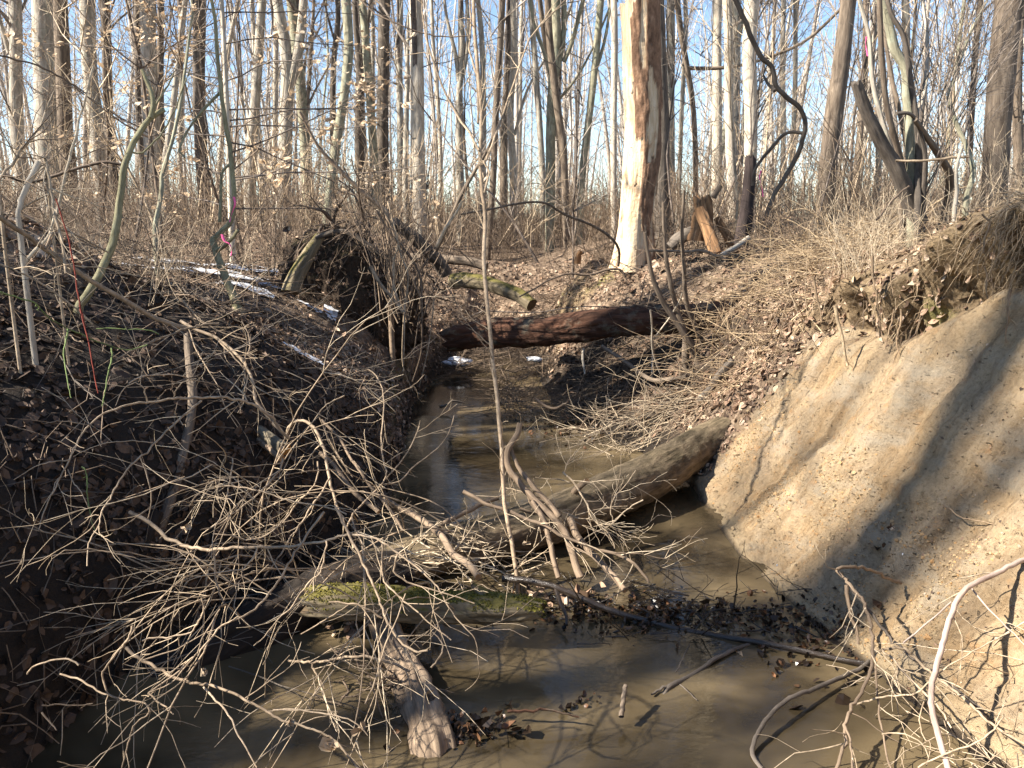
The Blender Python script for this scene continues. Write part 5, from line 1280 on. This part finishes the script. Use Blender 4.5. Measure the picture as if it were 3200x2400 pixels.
branch('forward_branch', 'pale branch curving forward over the mossy log with an upturned tip', 'branch', [
    ('G', [(1450, -20), (1480, 40), (1510, 100), (1560, 200), (1590, 270), (1620, 330), (1645, 400), (1670, 460), (1700, 520), (1740, 570), (1790, 603), (1850, 602)], 2.88, 2.48, 12, 10),
    ('G', [(1650, 130), (1650, 220), (1660, 300), (1720, 360), (1760, 395), (1800, 430), (1850, 475), (1880, 500), (1950, 552)], 2.80, 2.56, 9, 5),
    ('G', [(1420, 390), (1480, 392), (1540, 402), (1600, 425), (1650, 460)], 2.64, 2.64, 9, 9),
    ('G', [(1300, 528), (1350, 500), (1400, 470), (1460, 430), (1510, 400)], 2.60, 2.64, 6, 5),
    ('G', [(1578, 830), (1620, 730), (1640, 660), (1670, 560), (1720, 450), (1750, 350)], 2.40, 2.64, 8, 5)], M['tw_tan'], seed=61, extra=5.4)
branch('low_branch', 'long low branch sloping over the dark water to a leaf snagged on its tip', 'branch', [
    ('G', [(545, 585), (600, 630), (650, 660), (700, 690), (770, 718), (850, 742), (910, 750), (970, 770), (1030, 798), (1100, 830), (1150, 862), (1200, 890), (1270, 915), (1350, 940), (1400, 960), (1440, 985), (1500, 1050), (1560, 1120)], 2.56, 2.20, 15, 8),
    ('G', [(880, 757), (920, 800), (960, 840), (1000, 900), (1020, 940), (1060, 1020), (1110, 1105)], 2.40, 2.08, 9, 6),
    ('G', [(1180, 856), (1260, 855), (1350, 865), (1430, 878), (1500, 892), (1550, 925), (1590, 966)], 2.32, 2.24, 8, 5),
    ('G', [(1300, 915), (1360, 890), (1420, 880)], 2.28, 2.28, 5, 3)], M['tw_tan'], seed=62, extra=4.5)
branch('kinked_branch', 'kinked pale branch at lower left, hooking back under itself', 'branch', [
    ('G', [(570, 490), (560, 530), (540, 570), (500, 615), (465, 660), (442, 692), (450, 740), (470, 785), (520, 808), (570, 815), (625, 825), (645, 855), (635, 880), (600, 900), (575, 930), (560, 980), (545, 1040), (525, 1105)], 2.40, 2.16, 10, 6),
    ('G', [(870, 370), (878, 430), (860, 470), (835, 510), (800, 530), (740, 543), (680, 547), (615, 552)], 2.48, 2.40, 6, 9),
    ('G', [(770, 540), (775, 580)], 2.40, 2.40, 6, 4),
    ('G', [(260, 700), (330, 720), (400, 760), (460, 790)], 2.32, 2.24, 9, 8)], M['tw_tan'], seed=63, extra=5.4)
branch('water_stick', 'pale stick reaching level over dark water to the grey post', 'stick', [
    ('G', [(1245, 642), (1300, 648), (1350, 650), (1400, 645), (1450, 635), (1520, 627), (1600, 630), (1650, 640), (1700, 655), (1770, 685)], 3.15, 3.0, 11, 12),
    ('G', [(1340, 650), (1355, 680), (1375, 710), (1405, 762)], 3.1, 3.05, 10, 5),
    ('G', [(1450, 632), (1500, 600), (1560, 578)], 3.1, 3.1, 7, 4),
    ('G', [(1480, 640), (1440, 600), (1422, 572)], 3.1, 3.1, 6, 4)], M['tw_tan'], seed=64, extra=8)
branch('curled_twig', 'thin curled twig tip hanging right of the grey post', 'twig', [('G', [(1862, 672), (1890, 640), (1910, 605), (1910, 570), (1892, 540), (1870, 520)], 2.40, 2.44, 8, 5), ('G', [(2068, 660), (2072, 700), (2050, 740), (2010, 772)], 2.48, 2.48, 3, 3)], M['tw_tan'], seed=65)
branch('left_curl', 'short curved twig catching light at the far lower left', 'twig', [('G', [(118, 700), (135, 675), (180, 655), (240, 638), (300, 634), (340, 660)], 2.20, 2.16, 8, 8), ('G', [(180, 865), (210, 900), (245, 943)], 2.08, 2.08, 8, 5), ('G', [(180, 835), (260, 833), (340, 835), (400, 828)], 2.16, 2.24, 6, 4)], M['tw_tan'], seed=66)
for i, (lab, pts, d0, d1, w0, w1) in enumerate([
    ('thin twig rising left of the open water, forked near its foot', [(150, 1400), (200, 1290), (300, 1190), (380, 1090), (362, 980), (355, 850), (366, 700), (360, 580), (300, 480), (245, 475)], 3.7, 5.2, 11, 7),
    ('long thin twig arcing over the water toward the pale pole', [(360, 1132), (460, 1110), (560, 1010), (680, 920), (740, 840), (772, 735)], 4.2, 4.6, 9, 5),
    ('thin twig leaning right beside the open water', [(380, 1100), (460, 1010), (530, 900), (572, 795)], 4.3, 4.6, 9, 5),
    ('twig bowing from the left bank to the water edge below the root plate', [(0, 610), (100, 640), (250, 620), (370, 580), (470, 590), (540, 560), (600, 500)], 6.2, 7.2, 7, 5)]):
    branch('rising_twig', lab, 'twig', [('E', pts, d0, d1, w0, w1)], M['tw_tan'], seed=70 + i, extra=5.4)

for i in range(26):
    rng = np.random.default_rng(900 + i)
    x, y = rng.uniform(-1.5, -.25), rng.uniform(3.2, 4.3); z = max(gz(x, y), 0) + rng.uniform(.15, .5)
    e = thing('tangle_branch', 'thin arching branch woven into the dense twig tangle over the lower left bank', 'branch', (x, y, z), 'thin branches woven into the left twig tangle')
    d = unit(np.array([rng.uniform(-1.2, .2), rng.uniform(-.9, .1), rng.uniform(.5, 1.1)])); Q = [np.zeros(3)]; L = rng.uniform(1.0, 1.9); n = 14
    for k_ in range(n - 1):
        d = unit(d + np.array([-.03, -.02, -.13]) + rng.normal(0, .09, 3)); Q.append(Q[-1] + d * L / (n - 1))
    Q = np.array(Q); r = np.linspace(1, .35, n) * rng.uniform(.0028, .0055)
    obj('stem', Tubes().add(Q, r, 6).mesh('stem'), M['tw_tan'], e)
    T = Tubes()
    for _ in range(6):
        k_ = rng.integers(3, n - 1); dd = unit(Q[k_ + 1 if k_ + 1 < n else k_] - Q[k_ - 1]); s_ = unit(np.cross(dd, rng.normal(0, 1, 3))); a = rng.uniform(.4, 1.0)
        grow(rng, T, Q[k_], dd * math.cos(a) + s_ * math.sin(a) + np.array([0, 0, -.15]), rng.uniform(.25, .7), .0024, (2,), .14, -.03, 7, .4, (.4, .9), 4, minr=.0011)
    obj('fine_twigs', T.mesh('fine_twigs'), M['tw_tan'] if i % 2 else M['tw_pale'], e)['kind'] = 'stuff'

# ------------------------------------------------------------------ driftwood pile in the middle
branch('driftwood_branch', 'thick pale driftwood branch running diagonally down to the mossy log', 'driftwood', [
    ('E', [(370, 1220), (420, 1245), (470, 1270), (560, 1320), (650, 1380), (720, 1450), (745, 1500), (770, 1540), (810, 1565), (850, 1590), (885, 1625), (915, 1665)], 4.5, 3.6, 34, 42),
    ('E', [(10, 760), (60, 810), (120, 880), (170, 970), (220, 1040), (280, 1130), (330, 1190), (420, 1300), (480, 1400)], 4.8, 4.2, 16, 18),
    ('E', [(0, 950), (60, 1000), (130, 1090), (200, 1180), (300, 1260), (340, 1290)], 4.6, 4.3, 24, 26)], M['drift'], seed=80, extra=3, twigm=M['tw_pale'])
branch('short_driftwood', 'short bare stick slanting up left of the forked driftwood', 'driftwood', [('E', [(668, 1392), (720, 1350), (780, 1320), (850, 1285), (900, 1260), (960, 1230), (1022, 1208)], 4.3, 4.5, 30, 28)], M['drift'], seed=81)
branch('slim_driftwood', 'long slim branch sloping right across the forked driftwood', 'driftwood', [
    ('E', [(825, 1172), (900, 1210), (960, 1245), (1100, 1290), (1200, 1335), (1300, 1370), (1380, 1420), (1450, 1450), (1530, 1480), (1600, 1510), (1700, 1530), (1780, 1570), (1850, 1640), (1900, 1700)], 4.3, 3.9, 24, 16),
    ('E', [(1700, 1530), (1800, 1530), (1900, 1545), (2028, 1570)], 3.95, 4.0, 9, 6),
    ('E', [(1420, 1480), (1500, 1510), (1600, 1580), (1680, 1680)], 4.0, 3.8, 10, 7)], M['drift'], seed=82, extra=7, twigm=M['tw_pale'])
branch('forked_driftwood', 'big forked driftwood with a pointed upright tip and two legs in the water', 'driftwood', [
    ('E', [(1152, 778), (1140, 830), (1115, 880), (1082, 930), (1078, 990), (1095, 1050), (1150, 1130), (1200, 1185), (1250, 1230), (1300, 1285), (1350, 1330), (1400, 1390), (1430, 1450), (1460, 1540), (1500, 1670)], 4.5, 4.05, 34, 46),
    ('E', [(1100, 925), (1125, 1000), (1160, 1060), (1210, 1120), (1250, 1170), (1320, 1240), (1380, 1320)], 4.45, 4.2, 22, 34),
    ('E', [(1220, 1230), (1260, 1290), (1292, 1340), (1310, 1400), (1322, 1460), (1345, 1560), (1372, 1670)], 4.25, 4.0, 30, 32),
    ('E', [(1150, 1270), (1250, 1300), (1180, 1180)], 4.3, 4.35, 20, 14)], M['drift'], seed=83, extra=1.5, twigm=M['tw_pale'])
branch('lower_driftwood', 'grey limb dropping right from the stub to the wet leaf dam', 'driftwood', [
    ('E', [(1440, 1330), (1480, 1430), (1530, 1490), (1580, 1540), (1640, 1600), (1700, 1670), (1760, 1740)], 4.6, 3.95, 40, 36)], M['drift'], seed=84)
branch('twig_spray', 'spray of fine pale twigs fanning out right of the forked driftwood', 'branch', [
    ('E', [(1060, 1150), (1130, 1165), (1200, 1185), (1280, 1230), (1350, 1270), (1430, 1305), (1500, 1330), (1620, 1340), (1700, 1390), (1820, 1440)], 4.4, 4.3, 9, 6),
    ('E', [(1400, 1060), (1450, 1110), (1500, 1180), (1540, 1250), (1560, 1310), (1600, 1360), (1650, 1400), (1680, 1450), (1700, 1500)], 4.5, 4.2, 12, 8),
    ('E', [(1862, 1222), (1800, 1255), (1750, 1290), (1680, 1360), (1600, 1400), (1540, 1430), (1480, 1490)], 4.3, 4.2, 9, 6),
    ('E', [(1690, 1360), (1680, 1300), (1680, 1240), (1710, 1190), (1750, 1150), (1820, 1050)], 4.3, 4.5, 7, 4),
    ('E', [(1240, 1090), (1300, 1100), (1390, 1105), (1440, 1120)], 4.6, 4.5, 6, 6),
    ('E', [(1410, 1060), (1430, 1000), (1480, 930)], 4.6, 4.8, 5, 4)], M['tw_pale'], seed=85, extra=12)
branch('wet_branch', 'black wet branch lying half sunk from the driftwood to the clay bank', 'branch', [
    ('H', [(-40, 288), (0, 292), (100, 302), (200, 330), (280, 362), (350, 395), (420, 422), (500, 447), (580, 470), (650, 490), (720, 507), (800, 522), (1000, 552), (1200, 587), (1350, 622), (1520, 655)], 4.02, 3.3, 30, 22),
    ('H', [(190, 340), (215, 400), (235, 450), (240, 490)], 3.85, 3.6, 22, 14)], M['wet'], seed=86)
branch('sunk_branch', 'branch with a broken crown lying at the water surface below the leaf dam', 'branch', [
    ('H', [(1090, 568), (1040, 572), (1000, 580), (940, 603), (880, 632), (830, 670), (780, 705), (730, 730), (680, 755), (650, 800)], 3.58, 3.1, 16, 24),
    ('H', [(768, 572), (740, 630), (720, 670), (708, 692)], 3.35, 3.25, 7, 6),
    ('H', [(680, 752), (640, 765), (600, 790)], 3.15, 3.08, 14, 10),
    ('H', [(725, 745), (760, 775), (800, 812)], 3.15, 3.05, 5, 4)], M['dark'], seed=87)
branch('stub_in_water', 'short brown peg sticking up out of the murky water', 'stick', [('H', [(472, 885), (478, 840), (485, 790), (490, 750)], 2.86, 2.98, 24, 20)], M['brown'], seed=88)
branch('floating_stick', 'thin reddish stick floating right of the grey post', 'stick', [('H', [(-20, 862), (60, 858), (150, 855), (220, 868), (285, 886)], 2.9, 2.87, 14, 8)], M['redrot'], seed=89)
branch('curved_submerged_branch', 'brown branch curving like a sickle at the water surface', 'branch', [
    ('H', [(1545, 645), (1500, 680), (1450, 702), (1380, 732), (1300, 768), (1250, 785), (1200, 805), (1160, 835), (1120, 870), (1085, 915), (1060, 960), (1045, 1000), (1038, 1040), (1050, 1075), (1085, 1115)], 3.30, 2.62, 20, 20)], M['dark'], seed=90)
# ------------------------------------------------------------------ right foreground dead brush
branch('dead_crown_branch', 'grey dead branch on the clay bank with a broken crook at its top', 'branch', [
    ('H', [(1680, 308), (1640, 290), (1590, 270), (1530, 245), (1480, 238), (1410, 246), (1425, 275), (1445, 300), (1490, 350), (1515, 385), (1535, 430), (1552, 490), (1560, 560), (1555, 620), (1548, 690), (1520, 760), (1480, 820), (1455, 870), (1440, 920), (1445, 980), (1420, 1040), (1405, 1110)], 3.55, 2.55, 13, 16),
    ('H', [(1445, 315), (1450, 370), (1462, 430), (1485, 500), (1500, 570)], 3.4, 3.3, 18, 12),
    ('H', [(1560, 560), (1570, 660), (1580, 800), (1590, 900), (1605, 965), (1620, 1050), (1640, 1110)], 3.1, 2.6, 10, 8),
    ('H', [(1440, 925), (1460, 980), (1470, 1040), (1472, 1110)], 2.7, 2.55, 10, 8),
    ('H', [(1470, 870), (1530, 900), (1580, 940), (1670, 996)], 2.75, 2.7, 5, 4)], M['drift'], seed=91, extra=5, twigm=M['tw_pale'])
branch('dark_dead_branch', 'blackish dead branch just behind the crooked grey one', 'branch', [
    ('H', [(1465, 330), (1510, 385), (1560, 450), (1610, 510), (1650, 565), (1668, 640), (1675, 720), (1680, 790)], 3.5, 3.2, 14, 12),
    ('H', [(1650, 560), (1720, 620), (1820, 700), (1960, 790), (2060, 900), (2150, 980), (2230, 1060)], 3.2, 2.6, 12, 10)], M['dark'], seed=92, extra=3)
branch('peeling_stem', 'peeling pinkish brown stem arching down the clay at the right edge', 'stem', [
    ('H', [(2260, 190), (2200, 212), (2140, 240), (2100, 262), (2040, 290), (1980, 322), (1945, 350), (1920, 385), (1900, 440), (1885, 480), (1868, 550), (1850, 610), (1828, 690), (1812, 760), (1812, 830), (1822, 890), (1840, 960), (1870, 1060), (1890, 1130)], 3.15, 2.45, 22, 28),
    ('H', [(1690, 566), (1770, 500), (1850, 432), (1900, 390)], 2.9, 2.95, 8, 7),
    ('H', [(1980, 322), (2060, 420), (2140, 500), (2230, 590)], 3.0, 2.7, 8, 6)], bark('bark_peeling', (.22, .15, .12), (.50, .40, .34), 26, .2, bd=.004), seed=93, extra=2, twigm=M['tw_pale'])
branch('pale_brush', 'pale branch fanning down right into a mat of dead twigs', 'branch', [
    ('H', [(1565, 602), (1620, 590), (1680, 587), (1720, 610), (1750, 640), (1800, 690), (1850, 732), (1900, 765), (1950, 802), (2000, 850), (2050, 902), (2120, 950), (2230, 1010)], 3.15, 2.5, 13, 11),
    ('H', [(1600, 598), (1650, 640), (1700, 700), (1770, 770), (1850, 850), (1900, 930)], 3.1, 2.7, 12, 8),
    ('H', [(1485, 832), (1540, 815), (1600, 800), (1680, 792), (1740, 785), (1800, 740), (1860, 682), (1960, 620), (2060, 565), (2150, 520)], 2.9, 2.6, 8, 6),
    ('H', [(1755, 1105), (1820, 1070), (1900, 1035), (2000, 1000), (2060, 960), (2130, 880)], 2.5, 2.45, 8, 7),
    ('H', [(1600, 960), (1700, 960), (1770, 1000), (1800, 1060)], 2.65, 2.5, 7, 5),
    ('H', [(1780, 820), (1760, 900), (1780, 980), (1810, 1000), (1790, 1100)], 2.7, 2.5, 6, 5)], M['tw_pale'], seed=94, extra=3.5, el=.12, er=.4)
branch('thin_root_on_clay', 'thin pale root trailing over the clay at the right edge', 'root', [
    ('F', [(1560, 1430), (1620, 1475), (1680, 1510), (1760, 1525), (1850, 1545), (1920, 1570), (2020, 1578)], 3.55, 3.25, 9, 5),
    ('F', [(2060, 620), (2010, 700), (1970, 780), (1950, 850), (1960, 920), (1900, 1000), (1850, 1080), (1790, 1210)], 4.0, 3.7, 12, 6)], M['root'], seed=95, extra=3)
T = Tubes(); rng = np.random.default_rng(96)
for i in range(48):
    x, y = rng.uniform(1.55, 2.1), rng.uniform(2.2, 3.1); z = gz(x, y)
    grow(rng, T, (x, y, max(z, 0) + rng.uniform(.0, .12)), (rng.normal(.2, 1), rng.normal(-.2, 1), rng.normal(.1, .35)), rng.uniform(.15, .55), rng.uniform(.0012, .003), (2,), .15, -.02, 6, .4, k=4)
o = obj('twig_mat', T.mesh('twig_mat'), M['tw_pale']); tag(o, 'mat of fine pale twigs at the lower right corner', 'twigs', kind='stuff')

# brush piles on the mudflat and under the red log
def pile(name, label, x0, x1, y0, y1, n, m, seed, L=(.2, .7), zr=.16, d=(1, .35)):
    T = Tubes(); rng = np.random.default_rng(seed)
    for i in range(n):
        x, y = rng.uniform(x0, x1), rng.uniform(y0, y1)
        u = 1 - abs((x - (x0 + x1) / 2) / (x1 - x0) * 1.6)
        grow(rng, T, (x, y, max(gz(x, y), 0) + rng.uniform(0, zr) * max(u, .1)), (rng.normal(0, d[0]), rng.normal(0, d[1]), rng.normal(.05, .3)), rng.uniform(*L), rng.uniform(.002, .0055), (2,), .13, -.01, 6, .4, k=4)
    o = obj(name, T.mesh(name), m); tag(o, label, 'twigs', kind='stuff')
pile('flood_twigs', 'bleached heap of flood twigs on the mudflat above the long log', .65, 1.75, 6.6, 7.5, 190, M['tw_pale'], 301)
pile('flood_twigs', 'brown twigs and scraps lodged at the waterline of the mudflat', .45, 1.3, 7.4, 8.4, 150, M['tw_mid'], 302, (.1, .45), .1)
pile('lodged_twigs', 'twigs lodged under the red log at the narrow water', -.25, .25, 7.9, 8.5, 120, M['tw_mid'], 303, (.15, .6), .45, (.6, .4))
pile('lodged_twigs', 'dark tangle of sticks beneath the far end of the red log', .6, 1.9, 8.2, 9.4, 170, M['dark'], 304, (.2, .8), .35)
pile('valley_twigs', 'grey twig tangle filling the gully behind the red log', -.9, .9, 9.6, 12.5, 520, M['tw_mid'], 305, (.3, .9), .4)
pile('tangle_twigs', 'fine dead twigs caught in the driftwood at the near end of the long log', -.75, .0, 3.9, 4.5, 130, M['tw_pale'], 306, (.1, .45), .42)
pile('post_twigs', 'small pale twigs caught against the grey post', -.75, -.4, 3.0, 3.25, 40, M['tw_mid'], 307, (.06, .25), .1)
pile('dam_twigs', 'wet black sticks in the leaf dam along the wet branch', .15, 1.6, 3.5, 4.1, 110, M['wet'], 308, (.06, .3), .05)
pile('left_bank_sticks', 'fallen sticks criss crossing the shaded left bank', -2.6, -1.2, 3.2, 7.0, 110, M['dark'], 309, (.3, 1.0), .2, (1, 1))  # dark bark puts the bank's shade into the stick colour
pile('left_top_tangle', 'tangled brush along the top of the left bank', -4.2, -1.9, 5.2, 8.2, 240, M['tw_mid'], 310, (.25, .8), .5, (1, .6))
pile('right_top_tangle', 'tangled dry stems between the slender stems and the root fringe', 1.75, 3.2, 6.2, 8.0, 560, M['straw'], 311, (.25, .9), .35, (1, .6))
pile('rise_brush', 'low brush around the foot of the snag', 1.0, 3.6, 8.6, 11, 330, M['tw_mid'], 312, (.3, .9), .45, (1, .7))

# leaf dam
def leafheap(name, label, c, sx, sy, sz, n, size, m, seed):
    rs = np.random.RandomState(seed); P = np.stack([c[0] + rs.normal(0, sx, n), c[1] + rs.normal(0, sy, n), np.zeros(n)], -1)
    P[:, 2] = np.maximum(zfun(P[:, 0], P[:, 1]), 0) + np.abs(rs.normal(0, sz, n))
    o = obj(name, leaves(name, P, np.tile([0, 0, 1.], (n, 1)), rs, size, 1.0, .004, 1.5), m); tag(o, label, 'leaves', kind='stuff')
leafheap('wet_leaves', 'black sodden leaves packed along the wet branch', (.75, 3.80), .42, .09, .012, 520, .030, M['leafwet'], 401)
leafheap('wet_leaves', 'dark leaf scraps at the foot of the clay bank', (1.42, 3.55), .16, .18, .012, 220, .032, M['leafwet'], 402)
leafheap('wet_leaves', 'curled wet leaves bunched against the grey post', (-.16, 2.86), .09, .05, .02, 110, .034, M['leafwet'], 403)
leafheap('wet_leaves', 'sodden leaves and scraps on the mudflat edge', (.75, 7.7), .3, .35, .02, 420, .035, M['leafwet'], 404)
leafheap('brown_leaves', 'reddish leaves caught on the driftwood in the middle', (.25, 3.95), .16, .06, .03, 70, .04, M['leaf'], 405)
leafheap('brown_leaves', 'brown leaves heaped left of the mossy log', (-.75, 3.75), .14, .1, .06, 130, .04, M['leaf'], 406)
leafheap('brown_leaves', 'leaves trapped on a snag in the water below the leaf dam', (.30, 3.02), .05, .03, .015, 16, .03, M['leafwet'], 407)
def leaf_thing(label, frame, p, d, size, m, seed):
    q, _ = at(*fr(frame, p), d); rs = np.random.RandomState(seed); size *= .6
    me = leaves('dry_leaf', rs.normal(0, size * .15, (4, 3)), np.tile([.2, -.6, .5], (4, 1)), rs, size, .9, 0, 2.6)
    o = obj('dry_leaf', me, m, None, q); tag(o, label, 'leaf')
for i, (lab, f, p, d, s, mm) in enumerate([
    ('crumpled pale leaf hung up on the crossing branches left of centre', 'D', (1070, 1380), 3.0, .05, 'leafpale'),
    ('dry leaf at the tip of the low branch over the water', 'G', (1430, 1010), 2.2, .07, 'leafpale'),
    ('dry leaf caught halfway along the low branch', 'G', (1255, 910), 2.32, .05, 'leafpale'),
    ('small leaf at the end of the low branch side twig', 'G', (1550, 935), 2.26, .05, 'leafpale'),
    ('small dry leaf hanging in the kinked twigs at lower left', 'G', (880, 690), 2.4, .04, 'leafpale'),
    ('grey dead leaf dangling from a thread under the driftwood', 'E', (1185, 1465), 4.1, .06, 'leafpale'),
    ('pale leaf resting on the sunk branch', 'H', (975, 610), 3.45, .05, 'leafpale'),
    ('orange leaf fixed on the splintered log end', 'D', (1630, 915), 4.25, .05, 'leaf'),
    ('dark curled leaf on the clay in the middle of a tree shadow', 'F', (1265, 1560), 3.75, .05, 'leaf'),
    ('reddish dead leaf caught above the leaf slope beside the ribboned sapling', 'A', (1490, 1190), 7.6, .11, 'leaf')]):
    leaf_thing(lab, f, p, d, s, M[mm], 20 + i)
def shard(label, frame, p, d, size, m, name='chip'):
    q, _ = at(*fr(frame, p), d); V = q * 0 + ico * np.array([size * .5, size * .35, size]) * (1 + .2 * np.sin(np.arange(12))[:, None])
    o = obj(name, mesh_np(name, V, icf, False), m, None, q); tag(o, label, name.replace('_', ' '))
shard('white splinter of litter at the bottom edge of the water', 'H', (550, 1095), 2.72, .018, M['white'])
shard('small white chip on the clay below the crack', 'H', (1145, 230), 3.95, .008, M['white'])
shard('tiny white chip inside the broad tree shadow on the clay', 'H', (1688, 182), 3.65, .007, M['white'])
# block of ice and snow at the head of the pool
q = at(*fr('E', (790, 425)), 10.4)[0]
sn_ = lump('ice_block', tuple(q), (.17, .2, .06), 16, .35, M['snow'], None, 12); tag(sn_, 'small white lump of snow at the dark head of the pool', 'snow')
q = at(*fr('J', (560, 950)), 9.3)[0]
sn_ = lump('snow_lump', tuple(q), (.09, .12, .02), 14, .4, M['snow'], None, 13); tag(sn_, 'greyish snow remnant under the red log', 'snow')
q = at(*fr('E', (745, 665)), 8.35)[0]
P, r = trace('E', [(690, 685), (740, 670), (760, 650), (830, 662)], 8.2, 8.3, 20, 8); logthing('water_snag', 'small root snag breaking the far water surface', 'driftwood', P, r, M['dark'], 12, step=.01, amp=.2, rough=.004, seed=37)
P, r = trace('J', [(570, 1270), (640, 1320), (720, 1345), (790, 1315), (830, 1290)], 7.8, 7.7, 24, 20); logthing('root_snag', 'forked root piece lying at the mudflat waterline', 'driftwood', P, r, M['drift'], 14, step=.01, amp=.15, rough=.004, seed=38)
P, r = trace('J', [(1100, 850), (1230, 930), (1350, 1020), (1430, 1080), (1520, 1120), (1650, 1110), (1780, 1090)], 8.3, 7.3, 34, 34); logthing('bank_limb', 'crooked limb leaning from under the red log onto the mudbank', 'branch', P, r, M['brown'], 16, step=.02, amp=.1, rough=.006, seed=39)
P, r = trace('J', [(955, 870), (945, 930), (955, 1010), (965, 1070)], 8.5, 8.3, 20, 14); logthing('white_stick', 'short whitish stick upright beneath the red log', 'stick', P, r, M['pale'], 12, step=.01, amp=.1, rough=.003, seed=40)
P, r = trace('J', [(1880, 1290), (1960, 1200), (2050, 1060), (2150, 960)], 6.9, 6.8, 80, 60); logthing('buried_root', 'dark root half buried at the left foot of the leafy bank slope', 'root', P, r, M['dark'], 20, step=.02, amp=.1, rough=.01, seed=41)

# ------------------------------------------------------------------ roots hanging on the right bank
HR = [('thick pale root hanging over the dark hollow of the bank', [(900, 690), (905, 800), (910, 900), (930, 1000), (945, 1100), (960, 1250), (965, 1400)], 4.95, 26, 14),
      ('short crooked root dangling inside the dark hollow', [(845, 1080), (858, 1130), (825, 1190), (830, 1260), (815, 1320)], 5.0, 16, 10),
      ('root with side hairs ending below the dark hollow', [(580, 1120), (600, 1250), (640, 1380), (660, 1500), (680, 1640)], 5.2, 34, 18),
      ('straight root descending from the left end of the root fringe', [(395, 870), (410, 980), (440, 1120), (470, 1260)], 5.5, 26, 12),
      ('bent twig sticking out over the mossy clod', [(1290, 640), (1180, 710), (1070, 775), (1060, 860), (1070, 960), (1090, 1030)], 4.6, 14, 9),
      ('slim root from the mossy clod down to the clay', [(1090, 1150), (1070, 1260), (1040, 1370), (1010, 1500)], 4.8, 16, 10),
      ('twin root right of the slim one', [(1150, 1150), (1140, 1300), (1110, 1400), (1130, 1540)], 4.75, 22, 10),
      ('knotty root under the overhang, left of the pale fringe', [(1850, 330), (1920, 410), (1890, 500), (1865, 580), (1870, 660)], 4.1, 18, 12),
      ('long pale root falling from the fringe down the clay', [(2100, 980), (2080, 1100), (2070, 1240), (2055, 1340), (2050, 1440)], 3.9, 24, 9),
      ('root beside the long pale one, ending at the clay top', [(1870, 780), (1890, 880), (1885, 980), (1900, 1060)], 4.1, 16, 8),
      ('thin loose root trailing down the left part of the clay', [(185, 950), (180, 1060), (130, 1180), (115, 1320), (90, 1450), (30, 1650)], 5.5, 10, 6)]
for i, (lab, pts, d, w0, w1) in enumerate(HR):
    branch('hanging_root', lab, 'root', [('K', pts, d - .06, d - .12, w0, w1)], M['root'], seed=110 + i, extra=7, el=.04, er=.14, droop=.5)
T = Tubes(); rng = np.random.default_rng(97)
msk = rootz[:-1, :-1] * (cy > 2.4)
P, N, rs = scatter(2500, msk * (.25 + 1.3 * (cy < 4.3)) * (.04 + sstep(.0, .3, fbm(cell * np.array([1, 6, .5]), 3, 23))), 14)
for p, n_ in zip(P, N):
    L = rng.uniform(.05, .30) * (1.3 if p[1] < 4.3 else .9)
    d = np.array([-.6, -.1, .0]) + n_ * .4 + rng.normal(0, .35, 3); Q = [p]
    n = 6
    for k_ in range(n - 1):
        d = unit(d * .75 + np.array([-.02, 0, -.5]) + rng.normal(0, .22, 3)); Q.append(Q[-1] + d * L / (n - 1))
    T.add(Q, np.linspace(1, .4, n) * rng.uniform(.0012, .0042), 4)
o = obj('rootlets', T.mesh('rootlets'), M['root']); tag(o, 'fringe of fine rootlets hanging from the bank lip', 'roots', kind='stuff')
T = Tubes(); rng = np.random.default_rng(98)
P, N, rs = scatter(3300, ccell(onright) * (cy > 2.4) * (cy < 9.5) * (czz > 1.45) * (cx < 4.5) * (1 - ccell(clay)) * (sr[:-1, :-1] > .9) * np.where(cy < 5.6, .9 * (cellN[..., 2] > .5), 1) * (.05 + sstep(.0, .25, fbm(cell * 3.3, 3, 19))), 15)
for p, n_ in zip(P, N):
    L = rng.uniform(.05, .30); d = n_ + rng.normal(0, 1.0, 3); Q = [p]; dr_ = rng.normal(0, .16, 3)
    for k_ in range(5):
        d = unit(d + np.array([-.07, -.02, -.2]) + dr_ + rng.normal(0, .15, 3)); Q.append(Q[-1] + d * L / 5)
    T.add(Q, np.linspace(1, .3, 6) * rng.uniform(.001, .0026), 3)
o = obj('dry_grass', T.mesh('dry_grass'), M['straw']); tag(o, 'matted straw coloured grass on the right bank top', 'grass', kind='stuff')
